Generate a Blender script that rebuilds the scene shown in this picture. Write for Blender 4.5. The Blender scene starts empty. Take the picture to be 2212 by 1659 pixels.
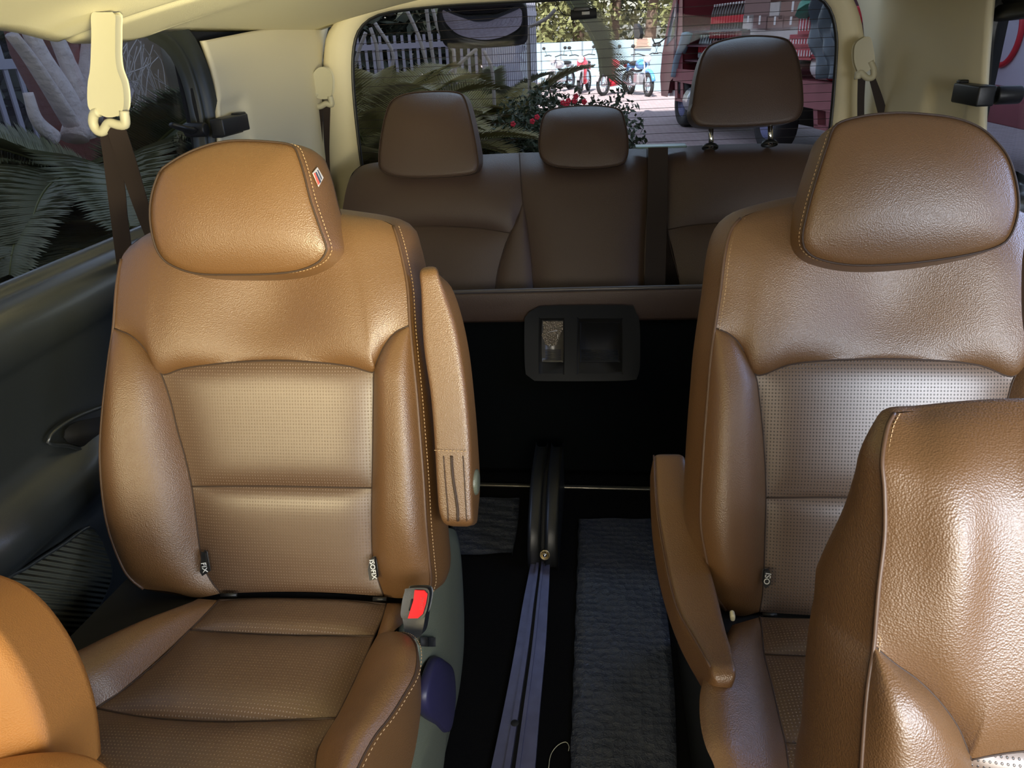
import bpy, bmesh, math, random
import numpy as np
from mathutils import Vector, Matrix
random.seed(7); rng = np.random.RandomState(7)
sc = bpy.context.scene
COL = sc.collection

# ------------------------------------------------------------------ camera
F_PX, CX, CY, EYE = 1600.0, 1106.0, 829.5, 1.15
ROLL = 0.047
VPX, VPY = 1295 - CX, CY - 76
_x = VPX*math.cos(ROLL) + VPY*math.sin(ROLL); _y = VPY*math.cos(ROLL) - VPX*math.sin(ROLL)
PITCH = math.atan(_y/F_PX); YAW = math.atan(_x/F_PX*math.cos(PITCH))
FW = np.array([-math.sin(YAW)*math.cos(PITCH), math.cos(YAW)*math.cos(PITCH), -math.sin(PITCH)])
R0 = np.array([math.cos(YAW), math.sin(YAW), 0.0]); U0 = np.cross(R0, FW)
RT = math.cos(ROLL)*R0 - math.sin(ROLL)*U0; UP = math.cos(ROLL)*U0 + math.sin(ROLL)*R0
CAMP = np.array([0.0, 0.0, EYE])
cd = bpy.data.cameras.new('camera'); cam = bpy.data.objects.new('camera', cd); COL.objects.link(cam)
M = Matrix(((RT[0], UP[0], -FW[0], 0), (RT[1], UP[1], -FW[1], 0), (RT[2], UP[2], -FW[2], EYE), (0, 0, 0, 1)))
cam.matrix_world = M
cd.sensor_width = 36; cd.lens = 36*F_PX/2212; cd.clip_start = 0.02; cd.clip_end = 300
sc.camera = cam

# ------------------------------------------------------------------ light, exposure
sc.view_settings.view_transform = 'Standard'; sc.view_settings.look = 'None'
sc.view_settings.gamma = 1; sc.view_settings.exposure = 0.0
try: sc.view_settings.use_curve_mapping = False
except Exception: pass
w = bpy.data.worlds.new('sky'); sc.world = w; w.use_nodes = True
nt = w.node_tree; bg = nt.nodes['Background']
sky = nt.nodes.new('ShaderNodeTexSky'); sky.sky_type = 'NISHITA'; sky.sun_disc = False
sky.sun_elevation = math.radians(38); sky.sun_rotation = math.radians(190); sky.air_density = 1.3; sky.dust_density = 2.0
hs_ = nt.nodes.new('ShaderNodeHueSaturation'); hs_.inputs['Saturation'].default_value = .6; nt.links.new(sky.outputs[0], hs_.inputs['Color']); nt.links.new(hs_.outputs[0], bg.inputs[0]); bg.inputs[1].default_value = 0.27

def sun(rot_dir, energy, col, angle=0.6):
    l = bpy.data.lights.new('sun', 'SUN'); l.energy = energy; l.color = col; l.angle = math.radians(angle)
    o = bpy.data.objects.new('sun', l); COL.objects.link(o)
    o.rotation_euler = Vector(rot_dir).to_track_quat('-Z', 'Y').to_euler(); return o
def area(name, loc, target, sx, sy, power, col):
    l = bpy.data.lights.new(name, 'AREA'); l.shape = 'RECTANGLE'; l.size = sx; l.size_y = sy; l.energy = power; l.color = col
    o = bpy.data.objects.new(name, l); COL.objects.link(o); o.location = loc
    o.rotation_euler = (Vector(target) - Vector(loc)).to_track_quat('-Z', 'Y').to_euler(); return o
SUN_DIR = (0.25, 1.0, -1.19)
sun(SUN_DIR, 11.0, (1.0, 0.93, 0.82))
# daylight entering through the windscreen and the front door windows behind the camera, plus one added fill
area('windscreen_daylight', (0.45, -1.0, 1.08), (0.30, 1.0, 0.35), 1.15, 0.45, 5.3, (1.0, 0.92, 0.76)).data.spread = math.radians(70)
area('left_door_daylight', (-0.84, -0.35, 1.0), (-0.45, 1.0, 0.55), 0.6, 0.30, 1.9, (1.0, 0.84, 0.50)).data.spread = math.radians(64)
area('added_ceiling_fill', (0.28, -0.30, 0.82), (-0.66, 1.35, 1.24), 0.4, 0.2, 3.7, (1.0, 0.88, 0.50)).data.spread = math.radians(44)  # added lamp brightening the left ceiling and quarter trim
area('right_door_daylight', (0.80, -0.15, 1.0), (0.25, 1.0, 0.45), 0.8, 0.36, 8.5, (0.80, 0.88, 1.0)).data.spread = math.radians(100)

# cool sky light entering through the right side window and the top of the rear window
area('right_window_skylight', (0.83, 1.12, 0.99), (-0.6, 1.0, 0.70), 0.55, 0.30, 2.6, (0.42, 0.58, 1.0)).data.spread = math.radians(110)
area('rear_window_skylight', (-0.03, 2.30, 1.262), (-0.03, 2.16, 0.80), 1.1, 0.07, 0.6, (0.50, 0.72, 1.0)).data.spread = math.radians(70)

# ------------------------------------------------------------------ projection helpers
def ray(px, py): return FW*F_PX + RT*(px-CX) + UP*(CY-py)
def on(px, py, ax, val):
    d = ray(px, py); return CAMP + d*((val-CAMP[ax])/d[ax])
def V3(a): return np.array(a, float)
def unit(a): a = V3(a); return a/np.linalg.norm(a)
class Frame:
    def __init__(s, o, u, v, n): s.o, s.u, s.v, s.n = V3(o), unit(u), unit(v), unit(n)
    def px(s, x, y, h=0.0):
        d = ray(x, y); o = s.o + s.n*h
        p = CAMP + d*(((o-CAMP) @ s.n)/(d @ s.n)); q = p - s.o
        return np.array([q @ s.u, q @ s.v, h])
    def pts(s, L, h=0.0): return np.array([s.px(p[0], p[1], p[2] if len(p) > 2 else h) for p in L])
    def w(s, P):
        P = np.asarray(P, float)
        return s.o + P[..., 0:1]*s.u + P[..., 1:2]*s.v + P[..., 2:3]*s.n
def cr(P, n, closed=False):
    P = np.asarray(P, float)
    Q = np.vstack([P[-1:], P, P[:2]]) if closed else np.vstack([2*P[0]-P[1], P, 2*P[-1]-P[-2]])
    out = []
    for i in range(1, len(Q)-2):
        p0, p1, p2, p3 = Q[i-1:i+3]
        for t in np.linspace(0, 1, 12, endpoint=False):
            out.append(0.5*((2*p1)+(-p0+p2)*t+(2*p0-5*p1+4*p2-p3)*t*t+(-p0+3*p1-3*p2+p3)*t**3))
    out.append(Q[-2]); out = np.array(out)
    d = np.r_[0, np.cumsum(np.linalg.norm(np.diff(out, axis=0), axis=1))]
    t = np.linspace(0, d[-1], n+1)[:-1] if closed else np.linspace(0, d[-1], n)
    return np.stack([np.interp(t, d, out[:, k]) for k in range(out.shape[1])], 1)

# ------------------------------------------------------------------ object helpers
def link(o, parent=None):
    COL.objects.link(o)
    if parent is not None:
        o.parent = parent
        o.matrix_parent_inverse = parent.matrix_basis.inverted()
    return o
def tag(o, label=None, cat=None, group=None, kind=None):
    if label: o['label'] = label
    if cat: o['category'] = cat
    if group: o['group'] = group
    if kind: o['kind'] = kind
    return o
def thing(name, loc, label, cat, group=None):
    o = bpy.data.objects.new(name, None); o.empty_display_size = .05; o.location = [float(a) for a in loc]; COL.objects.link(o)
    bpy.context.view_layer.update() if False else None
    return tag(o, label, cat, group)
def mesh(name, verts, faces, mat, parent=None, smooth=True, uv=None, bevel=0, solid=0, sub=0):
    me = bpy.data.meshes.new(name)
    me.from_pydata([tuple(map(float, v)) for v in verts], [], [tuple(int(i) for i in f) for f in faces])
    me.update()
    if uv is not None:
        ul = me.uv_layers.new(name='UVMap'); idx = np.empty(len(me.loops), dtype=np.int32)
        me.loops.foreach_get('vertex_index', idx)
        ul.data.foreach_set('uv', np.asarray(uv, dtype=np.float32)[idx].ravel())
    me.materials.append(mat)
    if smooth: me.polygons.foreach_set('use_smooth', [True]*len(me.polygons))
    o = bpy.data.objects.new(name, me); link(o, parent)
    if bevel:
        m = o.modifiers.new('bevel', 'BEVEL'); m.width = bevel; m.segments = 3; m.limit_method = 'ANGLE'; m.angle_limit = .6; m.harden_normals = False
    if solid:
        m = o.modifiers.new('solid', 'SOLIDIFY'); m.thickness = solid; m.offset = -1
    if sub:
        m = o.modifiers.new('sub', 'SUBSURF'); m.levels = sub; m.render_levels = sub
    return o
def rotm(rx=0, ry=0, rz=0):
    return np.array(Matrix.Rotation(rz, 3, 'Z') @ Matrix.Rotation(ry, 3, 'Y') @ Matrix.Rotation(rx, 3, 'X'))
class MB:
    def __init__(s): s.v, s.f = [], []
    def add(s, vs, fs):
        n = len(s.v); s.v.extend([tuple(a) for a in vs]); s.f.extend([tuple(i+n for i in f) for f in fs]); return s
    def box(s, c, size, R=None):
        c = V3(c); hx, hy, hz = [a/2 for a in size]
        vs = np.array([(x, y, z) for x in (-hx, hx) for y in (-hy, hy) for z in (-hz, hz)])
        if R is not None: vs = vs @ np.asarray(R).T
        return s.add(vs+c, [(0, 1, 3, 2), (4, 6, 7, 5), (0, 4, 5, 1), (2, 3, 7, 6), (0, 2, 6, 4), (1, 5, 7, 3)])
    def tube(s, P, r, n=8, cap=True, sc2=1.0, closed=False):
        P = np.asarray(P, float); m = len(P); rr = np.full(m, r) if np.isscalar(r) else np.asarray(r)
        T = np.gradient(P, axis=0) if not closed else np.roll(P, -1, 0)-np.roll(P, 1, 0)
        T /= np.linalg.norm(T, axis=1)[:, None]+1e-12
        a = V3((0, 0, 1)) if abs(T[0][2]) < .9 else V3((1, 0, 0))
        X = np.cross(T[0], a); X /= np.linalg.norm(X); vs = []
        for i in range(m):
            X = X - T[i]*(X @ T[i]); X /= np.linalg.norm(X)+1e-12; Y = np.cross(T[i], X)
            for k in range(n):
                t = 2*math.pi*k/n; vs.append(P[i]+rr[i]*(math.cos(t)*X+math.sin(t)*Y*sc2))
        fs = [(i*n+k, i*n+(k+1) % n, ((i+1) % m)*n+(k+1) % n, ((i+1) % m)*n+k) for i in range(m if closed else m-1) for k in range(n)]
        if cap and not closed: fs += [tuple(range(n-1, -1, -1)), tuple((m-1)*n+k for k in range(n))]
        return s.add(vs, fs)
    def cyl(s, a, b, r, r2=None, n=16): return s.tube([a, b], [r, r if r2 is None else r2], n)
    def ball(s, c, r, n=12, m=8, R=None):
        r = V3((r, r, r)) if np.isscalar(r) else V3(r); vs = []
        for i in range(m+1):
            for k in range(n):
                a, b = math.pi*i/m, 2*math.pi*k/n
                vs.append((math.sin(a)*math.cos(b)*r[0], math.sin(a)*math.sin(b)*r[1], math.cos(a)*r[2]))
        vs = np.array(vs)
        if R is not None: vs = vs @ np.asarray(R).T
        return s.add(vs+V3(c), [(i*n+k, (i+1)*n+k, (i+1)*n+(k+1) % n, i*n+(k+1) % n) for i in range(m) for k in range(n)])
    def lathe(s, c, axis, prof, n=24):
        """prof: (radius, along)"""
        ax = unit(axis); a = V3((0, 0, 1)) if abs(ax[2]) < .9 else V3((1, 0, 0)); X = unit(np.cross(ax, a)); Y = np.cross(ax, X)
        vs = [V3(c)+ax*z+r*(math.cos(2*math.pi*k/n)*X+math.sin(2*math.pi*k/n)*Y) for r, z in prof for k in range(n)]
        m = len(prof)
        return s.add(vs, [(i*n+k, i*n+(k+1) % n, (i+1)*n+(k+1) % n, (i+1)*n+k) for i in range(m-1) for k in range(n)])
    def prism(s, Fr, P2, h0, h1):
        """P2 polygon in local uv of frame, extruded between heights"""
        n = len(P2); a = Fr.w(np.array([(p[0], p[1], h0) for p in P2])); b = Fr.w(np.array([(p[0], p[1], h1) for p in P2]))
        return s.add(list(a)+list(b), [tuple(range(n)), tuple(range(2*n-1, n-1, -1))]+[(i, (i+1) % n, n+(i+1) % n, n+i) for i in range(n)])
    def grid(s, G):
        a, b = G.shape[:2]
        return s.add(G.reshape(-1, 3), [(i*b+j, i*b+j+1, (i+1)*b+j+1, (i+1)*b+j) for i in range(a-1) for j in range(b-1)])
    def build(s, name, mat, parent=None, **k):
        return mesh(name, s.v, s.f, mat, parent, **k)
def copy_tree(o, parent=None):
    c = o.copy(); COL.objects.link(c)
    if parent is not None: c.parent = parent
    for ch in list(o.children): copy_tree(ch, c)
    return c

# ------------------------------------------------------------------ materials
def mat(name, col, rough=.5, metal=0, bump=0, bscale=200, noise=0, nscale=6, spec=.5, coat=0, dist=.002, kind='NOISE', sheen=0, em=None):
    m = bpy.data.materials.new(name); m.use_nodes = True; t = m.node_tree; p = t.nodes['Principled BSDF']
    p.inputs['Base Color'].default_value = (*col, 1); p.inputs['Roughness'].default_value = rough; p.inputs['Metallic'].default_value = metal
    p.inputs['Specular IOR Level'].default_value = spec
    if coat: p.inputs['Coat Weight'].default_value = coat; p.inputs['Coat Roughness'].default_value = .15
    if sheen: p.inputs['Sheen Weight'].default_value = sheen
    tc = t.nodes.new('ShaderNodeTexCoord')
    if noise:
        n = t.nodes.new('ShaderNodeTexNoise'); n.inputs['Scale'].default_value = nscale; n.inputs['Detail'].default_value = 5
        t.links.new(tc.outputs['Object'], n.inputs['Vector'])
        mx = t.nodes.new('ShaderNodeMixRGB'); mx.inputs[1].default_value = (*[c*(1-noise) for c in col], 1); mx.inputs[2].default_value = (*[min(1, c*(1+noise)) for c in col], 1)
        t.links.new(n.outputs['Fac'], mx.inputs[0]); t.links.new(mx.outputs[0], p.inputs['Base Color'])
    if bump:
        if kind == 'VORONOI':
            b = t.nodes.new('ShaderNodeTexVoronoi'); b.inputs['Scale'].default_value = bscale; o = b.outputs['Distance']
        else:
            b = t.nodes.new('ShaderNodeTexNoise'); b.inputs['Scale'].default_value = bscale; b.inputs['Detail'].default_value = 3; o = b.outputs['Fac']
        t.links.new(tc.outputs['Object'], b.inputs['Vector'])
        bp = t.nodes.new('ShaderNodeBump'); bp.inputs['Strength'].default_value = bump; bp.inputs['Distance'].default_value = dist
        t.links.new(o, bp.inputs['Height']); t.links.new(bp.outputs[0], p.inputs['Normal'])
    return m
def N(t, typ, **k):
    n = t.nodes.new(typ)
    for a, b in k.items(): setattr(n, a, b)
    return n
LEATHER = (0.122, 0.057, 0.018)
m_leather = mat('brown_leather', LEATHER, .45, bump=.38, bscale=620, noise=.10, nscale=5, spec=1.0, dist=.0009, kind='VORONOI')
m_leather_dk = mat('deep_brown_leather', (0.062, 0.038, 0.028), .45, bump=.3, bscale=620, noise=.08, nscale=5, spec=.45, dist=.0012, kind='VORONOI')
m_leather_lit = mat('lit_tan_leather', (0.46, 0.20, 0.05), .5, bump=.2, bscale=620, spec=.4, kind='VORONOI')  # brighter copy of the seat leather, warm light painted into its colour
def perforated(name, col, dots, pitch=(.0040, .0046)):
    m = mat(name, col, .40, noise=.08, nscale=5, spec=.9); t = m.node_tree; p = t.nodes['Principled BSDF']
    uv = N(t, 'ShaderNodeTexCoord'); masks = []
    sep = N(t, 'ShaderNodeSeparateXYZ'); t.links.new(uv.outputs['UV'], sep.inputs[0])
    def frac(o, sc_, off):
        a = N(t, 'ShaderNodeMath', operation='MULTIPLY_ADD'); a.inputs[1].default_value = 1/sc_; a.inputs[2].default_value = off; t.links.new(o, a.inputs[0])
        f = N(t, 'ShaderNodeMath', operation='FRACT'); t.links.new(a.outputs[0], f.inputs[0])
        s_ = N(t, 'ShaderNodeMath', operation='SUBTRACT'); s_.inputs[1].default_value = .5; t.links.new(f.outputs[0], s_.inputs[0]); return s_.outputs[0]
    cmb = N(t, 'ShaderNodeCombineXYZ'); t.links.new(frac(sep.outputs[0], pitch[0], 0), cmb.inputs[0]); t.links.new(frac(sep.outputs[1], pitch[1], 0), cmb.inputs[1])
    ln = N(t, 'ShaderNodeVectorMath', operation='LENGTH'); t.links.new(cmb.outputs[0], ln.inputs[0])
    mr = N(t, 'ShaderNodeMapRange'); mr.inputs[1].default_value = .13; mr.inputs[2].default_value = .24; mr.inputs[3].default_value = 1; mr.inputs[4].default_value = 0
    t.links.new(ln.outputs['Value'], mr.inputs[0])
    src = p.inputs['Base Color'].links[0].from_socket
    mx = N(t, 'ShaderNodeMixRGB'); t.links.new(mr.outputs[0], mx.inputs[0]); t.links.new(src, mx.inputs[1]); mx.inputs[2].default_value = (*dots, 1)
    t.links.new(mx.outputs[0], p.inputs['Base Color'])
    bp = N(t, 'ShaderNodeBump'); bp.invert = True; bp.inputs['Strength'].default_value = .5; bp.inputs['Distance'].default_value = .001
    t.links.new(mr.outputs[0], bp.inputs['Height']); t.links.new(bp.outputs[0], p.inputs['Normal'])
    return m
m_perf_tan = perforated('perforated_leather_glint_dots', (0.096, 0.054, 0.030), (0.17, 0.11, 0.07))  # dots painted lighter than the leather, as highlights on the holes
m_perf_dark = perforated('perforated_leather_dark_holes', (0.125, 0.080, 0.054), (0.010, 0.006, 0.005))
m_stitch = mat('tan_thread', (0.42, 0.28, 0.15), .6)
m_seam = mat('dark_seam', (0.035, 0.018, 0.010), .7)
m_piping = mat('piping_leather', (0.085, 0.045, 0.025), .5)
m_black = mat('black_plastic', (0.010, 0.011, 0.012), .42, bump=.1, bscale=600)
m_blackm = mat('matt_black', (0.006, 0.0065, 0.008), .75)
m_carpet = mat('black_carpet', (0.0025, 0.0025, 0.003), .95, spec=.1, bump=.6, bscale=500, dist=.003)
m_backcarpet = mat('black_felt', (0.002, 0.003, 0.0035), .95, spec=.1)
m_green = mat('grey_green_plastic', (0.11, 0.12, 0.088), .34, bump=.25, bscale=700, spec=.5)
m_door = mat('charcoal_door_plastic', (0.034, 0.039, 0.040), .34, bump=.1, bscale=700, spec=.9, coat=.4)
m_cream = mat('cream_trim', (0.72, 0.65, 0.45), .55, bump=.12, bscale=800, spec=.35)
m_cream_pl = mat('cream_plastic', (0.50, 0.47, 0.34), .45, spec=.4)
m_fabric = mat('cream_headliner', (0.80, 0.74, 0.50), .85, bump=.3, bscale=900, spec=.2)
m_belt = mat('belt_webbing', (0.024, 0.016, 0.014), .6, spec=.25)
m_chrome = mat('chrome', (0.8, 0.8, 0.8), .12, 1)
m_steel = mat('worn_steel_sky_tint', (0.13, 0.135, 0.24), .42, .6, noise=.3, nscale=30)  # blue in the base colour paints reflected sky; the mottling is wear
m_red = mat('red_plastic', (0.72, 0.008, 0.012), .6, spec=.25)
m_navy = mat('navy_plastic', (0.020, 0.018, 0.055), .45)
m_white = mat('white_print', (0.8, 0.8, 0.8), .5)
def add_wave(m, axis, scale, strength, dist=.002):
    t = m.node_tree; p = t.nodes['Principled BSDF']; tc = N(t, 'ShaderNodeTexCoord'); wv = N(t, 'ShaderNodeTexWave')
    wv.bands_direction = axis; wv.inputs['Scale'].default_value = scale; t.links.new(tc.outputs['Object'], wv.inputs['Vector'])
    bp = N(t, 'ShaderNodeBump'); bp.inputs['Strength'].default_value = strength; bp.inputs['Distance'].default_value = dist
    t.links.new(wv.outputs['Fac'], bp.inputs['Height']); t.links.new(bp.outputs[0], p.inputs['Normal'])
def glass(name, tint, refl=.03):
    m = bpy.data.materials.new(name); m.use_nodes = True; t = m.node_tree; t.nodes.clear()
    o = N(t, 'ShaderNodeOutputMaterial'); mx = N(t, 'ShaderNodeMixShader'); tr = N(t, 'ShaderNodeBsdfTransparent'); gl = N(t, 'ShaderNodeBsdfGlossy')
    tr.inputs[0].default_value = (*tint, 1); gl.inputs['Roughness'].default_value = .02; fr = N(t, 'ShaderNodeLayerWeight'); pw_ = N(t, 'ShaderNodeMath', operation='POWER'); pw_.inputs[1].default_value = 5
    ma = N(t, 'ShaderNodeMath', operation='MULTIPLY_ADD'); ma.inputs[1].default_value = .8; ma.inputs[2].default_value = refl
    t.links.new(fr.outputs['Facing'], pw_.inputs[0]); t.links.new(pw_.outputs[0], ma.inputs[0]); t.links.new(ma.outputs[0], mx.inputs[0]); t.links.new(tr.outputs[0], mx.inputs[1]); t.links.new(gl.outputs[0], mx.inputs[2]); t.links.new(mx.outputs[0], o.inputs[0])
    return m
m_glass = glass('tinted_glass', (.84, .87, .93)); m_glass_r = glass('rear_glass', (.93, .94, .97), .002)
# ==SHELL==
FLw = Frame((-.85, 0, 0), (0, 1, 0), (0, 0, 1), (1, 0, 0))
FRt = Frame((.80, 0, 0), (0, 1, 0), (0, 0, 1), (-1, 0, 0))
FBk = Frame((0, 2.40, 0), (1, 0, 0), (0, 0, 1), (0, -1, 0))
def struct(o): o['kind'] = 'structure'; return o

# floor
mb = MB(); mb.box((0, .6, -.02), (1.75, 3.7, .04)); struct(mb.build('floor', m_carpet, smooth=False))
# ceiling (headliner) with a raised cross rib
def ceil_pt(x, y):
    a = abs(x)/.87
    z = 1.30 - .106*a**2.2
    rib = math.exp(-((y-1.34)/.17)**4)*.020*min(1, max(0, (abs(x)-.15)/.3))
    for e in (1.25, 1.46): rib -= .006*math.exp(-((y-e)/.010)**2)
    z -= rib
    return (x, y, z)
G = np.array([[ceil_pt(x, y) for x in np.linspace(-.87, .87, 60)] for y in np.r_[np.linspace(-1.2, 1.05, 10), np.linspace(1.08, 1.56, 90), np.linspace(1.6, 2.44, 12)]])
mb = MB(); mb.grid(G); struct(mb.build('ceiling', m_fabric, solid=-.02))

def wall_profile(sgn, X0, prof, ys, bump, name, m):
    G = np.array([[(sgn*(X0 - (d + bump(y, z))*(1-min(1, max(0, (y-1.62)/.05))) + .0*y), y, z) for d, z in prof] for y in ys])
    mb = MB(); mb.grid(G); return struct(mb.build(name, m))
def gb(a, c, s): return math.exp(-((a-c)/s)**4)
def bumpL(y, z):
    b = .035*gb(y, .86, .17)*gb(z, .545, .045)          # arm rest swelling
    b += .012*(1/(1+math.exp((z-.47)/.008)))*(1/(1+math.exp((y-1.25)/.02)))
    return b
prof = [(-.005, .838), (.005, .842), (.014, .851), (.022, .850), (.028, .843), (.032, .836), (.040, .835), (.060, .829), (.074, .812), (.080, .788), (.082, .76)] + [(.082-.02*math.sin(math.pi*(z-.55)/.25), z) for z in np.linspace(.75, .56, 14)] + [(.082, z) for z in np.linspace(.55, .0, 50)]
wall_profile(-1, .905, prof, np.linspace(-1.2, 2.45, 260), bumpL, 'wall_left', m_door)
wall_profile(1, .88, prof, np.linspace(-1.2, 2.45, 60), lambda y, z: 0, 'wall_right', m_door)

struct(MB().box((0, -1.22, .40), (1.75, .06, .84)).build('wall_front', m_blackm, smooth=False))
# quarter panels in cream trim either side of the rear window
def coons(top, bot, left, right, ns, nt, bulge=0, p=4, extra=None):
    T, B, L, R = cr(top, ns), cr(bot, ns), cr(left, nt), cr(right, nt)
    s = np.linspace(0, 1, ns)[None, :, None]; t = np.linspace(0, 1, nt)[:, None, None]
    S = (1-t)*T[None]+t*B[None]+(1-s)*L[:, None]+s*R[:, None] - ((1-s)*(1-t)*T[0]+s*(1-t)*T[-1]+(1-s)*t*B[0]+s*t*B[-1])
    k = (1-np.abs(2*s-1)**p)*(1-np.abs(2*t-1)**p)
    S[..., 2] += (bulge*k)[..., 0]
    if extra is not None: S[..., 2] += extra(S[..., 0], S[..., 1], s[..., 0], t[..., 0])*(k[..., 0]**.5)
    return S
def patch(name, Fr, S, m, parent, **kw):
    W = Fr.w(S); a, b = W.shape[:2]
    return mesh(name, W.reshape(-1, 3), [(i*b+j, i*b+j+1, (i+1)*b+j+1, (i+1)*b+j) for i in range(a-1) for j in range(b-1)], m, parent, uv=S[..., :2].reshape(-1, 2), **kw)
def recess(c_y, c_z, sy, sz, d):
    return lambda u, v, s, t: -d/(1+np.exp(-(( np.abs(u-c_y)-sy)/-.006)))/(1+np.exp(-((np.abs(v-c_z)-sz)/-.006)))
S = coons(FLw.pts([(440, 88), (500, 76), (580, 62), (712, 48)]), FLw.pts([(478, 600), (560, 590), (660, 560), (740, 520)]),
          FLw.pts([(440, 88), (452, 125), (462, 160), (472, 210), (478, 300), (478, 450), (478, 600)]), FLw.pts([(712, 48), (698, 120), (696, 220), (702, 330), (720, 430), (740, 520)]), 60, 90, .012, 8,
          recess(1.70, 1.0, .11, .05, .014))
struct(patch('trim_1', FLw, S, m_cream, None, solid=-.01))
S = coons(FRt.pts([(1800, -60), (1900, -70), (2050, -85), (2150, -100)]), FRt.pts([(1858, 420), (1940, 430), (2040, 440), (2120, 460)]),
          FRt.pts([(1800, -60), (1846, -10), (1866, 70), (1862, 200), (1858, 420)]), FRt.pts([(2150, -100), (2140, 0), (2128, 150), (2122, 300), (2120, 460)]), 60, 80, .012, 8,
          recess(1.92, .95, .10, .06, .018))
struct(patch('trim_2', FRt, S, m_cream, None, solid=-.01))
# fill behind the quarter trims
mb = MB(); mb.box((-.90, 2.06, .9), (.03, .80, .62)); struct(mb.build('trim_3', m_blackm, smooth=False))
mb = MB(); mb.box((.865, 2.17, .9), (.03, .56, .62)); struct(mb.build('trim_4', m_blackm, smooth=False))
# pillars forward of the side windows (beside the camera), roof rails
for i, x in enumerate((-.90, .86)):
    mb = MB(); mb.box((x, .42, .98), (.05, .12, .44)); mb.box((x, -1.0, .98), (.05, .12, .44)); struct(mb.build('trim_%d' % (5+i), m_cream, smooth=False, bevel=.01))

# rear window surround
inner = [(800, 440), (782, 380), (770, 300), (760, 200), (758, 130), (765, 80), (785, 48), (830, 26), (950, 11), (1106, 2), (1300, -8), (1500, -16), (1690, -22), (1760, -12), (1790, 8), (1805, 40), (1812, 90), (1809, 150), (1804, 215), (1798, 277), (1788, 350), (1775, 420), (1500, 430), (1106, 440)]
outer = [(745, 540), (722, 430), (704, 330), (697, 220), (700, 110), (712, 62), (745, 30), (800, 6), (900, -14), (1106, -30), (1300, -42), (1500, -52), (1720, -60), (1800, -46), (1835, -15), (1853, 20), (1866, 75), (1866, 140), (1862, 200), (1858, 270), (1850, 350), (1845, 470), (1500, 520), (1106, 530)]
Li, Lo = cr(FBk.pts(inner), 200, True), cr(FBk.pts(outer), 200, True)
def ring_match(A, B):
    c = A.mean(0); an = lambda P: np.arctan2(P[:, 1]-c[1], P[:, 0]-c[0])
    th = np.linspace(-math.pi, math.pi, len(A), endpoint=False)
    def rs(P):
        a = an(P); o = np.argsort(a); a = a[o]; P = P[o]
        a = np.r_[a-2*math.pi, a, a+2*math.pi]; P = np.vstack([P, P, P])
        return np.stack([np.interp(th, a, P[:, k]) for k in range(3)], 1)
    return rs(A), rs(B)
Li, Lo = ring_match(Li, Lo)
rows = []
for k, (tt, hh) in enumerate([(0, -.015), (.06, -.002), (.2, .006), (.45, .014), (.7, .016), (.92, .010), (1.0, .0), (1.03, -.03)]):
    P = Li*(1-tt)+Lo*tt; P = P.copy(); P[:, 2] = hh; rows.append(FBk.w(P))
n = len(Li); vs = np.vstack(rows)
struct(mesh('trim_7', vs, [(i*n+k, (i+1)*n+k, (i+1)*n+(k+1) % n, i*n+(k+1) % n) for i in range(len(rows)-1) for k in range(n)], m_cream, None))
win = struct(MB().tube(FBk.w(Li+np.array([0, 0, -.016])), .007, 8, closed=True).build('window_3', m_black))
Pg = FBk.w(np.c_[Li[:, :2], np.full(n, -.026)]); mesh('pane', np.vstack([Pg, Pg.mean(0)[None]]), [(k, (k+1) % n, n) for k in range(n)], m_glass_r, win, smooth=False, solid=.004)
mb = MB(); zs = np.linspace(.72, 1.235, 22)
for z in zs:
    xs = Li[np.abs(Li[:, 1]-z) < .012][:, 0]
    if len(xs) < 2: continue
    x0, x1 = xs.min()+.006, xs.max()-.006
    mb.tube([(x, 2.421, z+.004*math.sin(x*2)) for x in np.linspace(x0, x1, 12)], .0007, 5)
mb.build('defroster_wires', mat('defroster_wire', (.03, .022, .02), .6), win)
# outer body skin under the rear window and around
mb = MB(); mb.box((-.03, 2.47, .33), (1.8, .04, .75)); struct(mb.build('wall_rear', m_blackm, smooth=False))

# left side window: seal, glass
FLg = Frame((-.90, 0, 0), (0, 1, 0), (0, 0, 1), (1, 0, 0))
loopL = np.array([(.44, .845, 0), (1.50, .845, 0), (1.58, .855, 0), (1.625, .90, 0), (1.655, 1.0, 0), (1.655, 1.09, 0), (1.625, 1.155, 0), (1.56, 1.187, 0), (1.45, 1.195, 0), (.44, 1.20, 0)])
loopL = cr(loopL, 120, True)
def window(name, Fr, loop, g, seal_m=m_black, wdt=.03, sw=.045):
    c = loop.mean(0); rows = []
    for k, (o_, h_) in enumerate([(-.010, .002), (0, .006), (.004, .010), (.004, .020), (.010, .026), (.016, .020), (.018, .030), (sw-.004, .046), (sw, .044), (sw+.004, .02)]):
        P = loop.copy(); T = np.roll(P, -1, 0)-np.roll(P, 1, 0); T /= np.linalg.norm(T, axis=1)[:, None]; Nn = np.c_[T[:, 1], -T[:, 0]]
        P[:, :2] += Nn*o_; P[:, 2] = h_; rows.append(Fr.w(P))
    n = len(loop); vs = np.vstack(rows)
    w_ = struct(mesh(name, vs, [(i*n+k, (i+1)*n+k, (i+1)*n+(k+1) % n, i*n+(k+1) % n) for i in range(len(rows)-1) for k in range(n)], seal_m, None))
    Pg = Fr.w(loop); mesh('pane', np.vstack([Pg, Pg.mean(0)[None]]), [(k, (k+1) % n, n) for k in range(n)], g, w_, smooth=False, solid=.004)
    return w_
m_seal = mat('grey_green_seal', (.030, .034, .028), .45)
winL = window('window_1', FLg, loopL, m_glass, m_seal)
FRg = Frame((.86, 0, 0), (0, 1, 0), (0, 0, 1), (-1, 0, 0))
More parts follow.
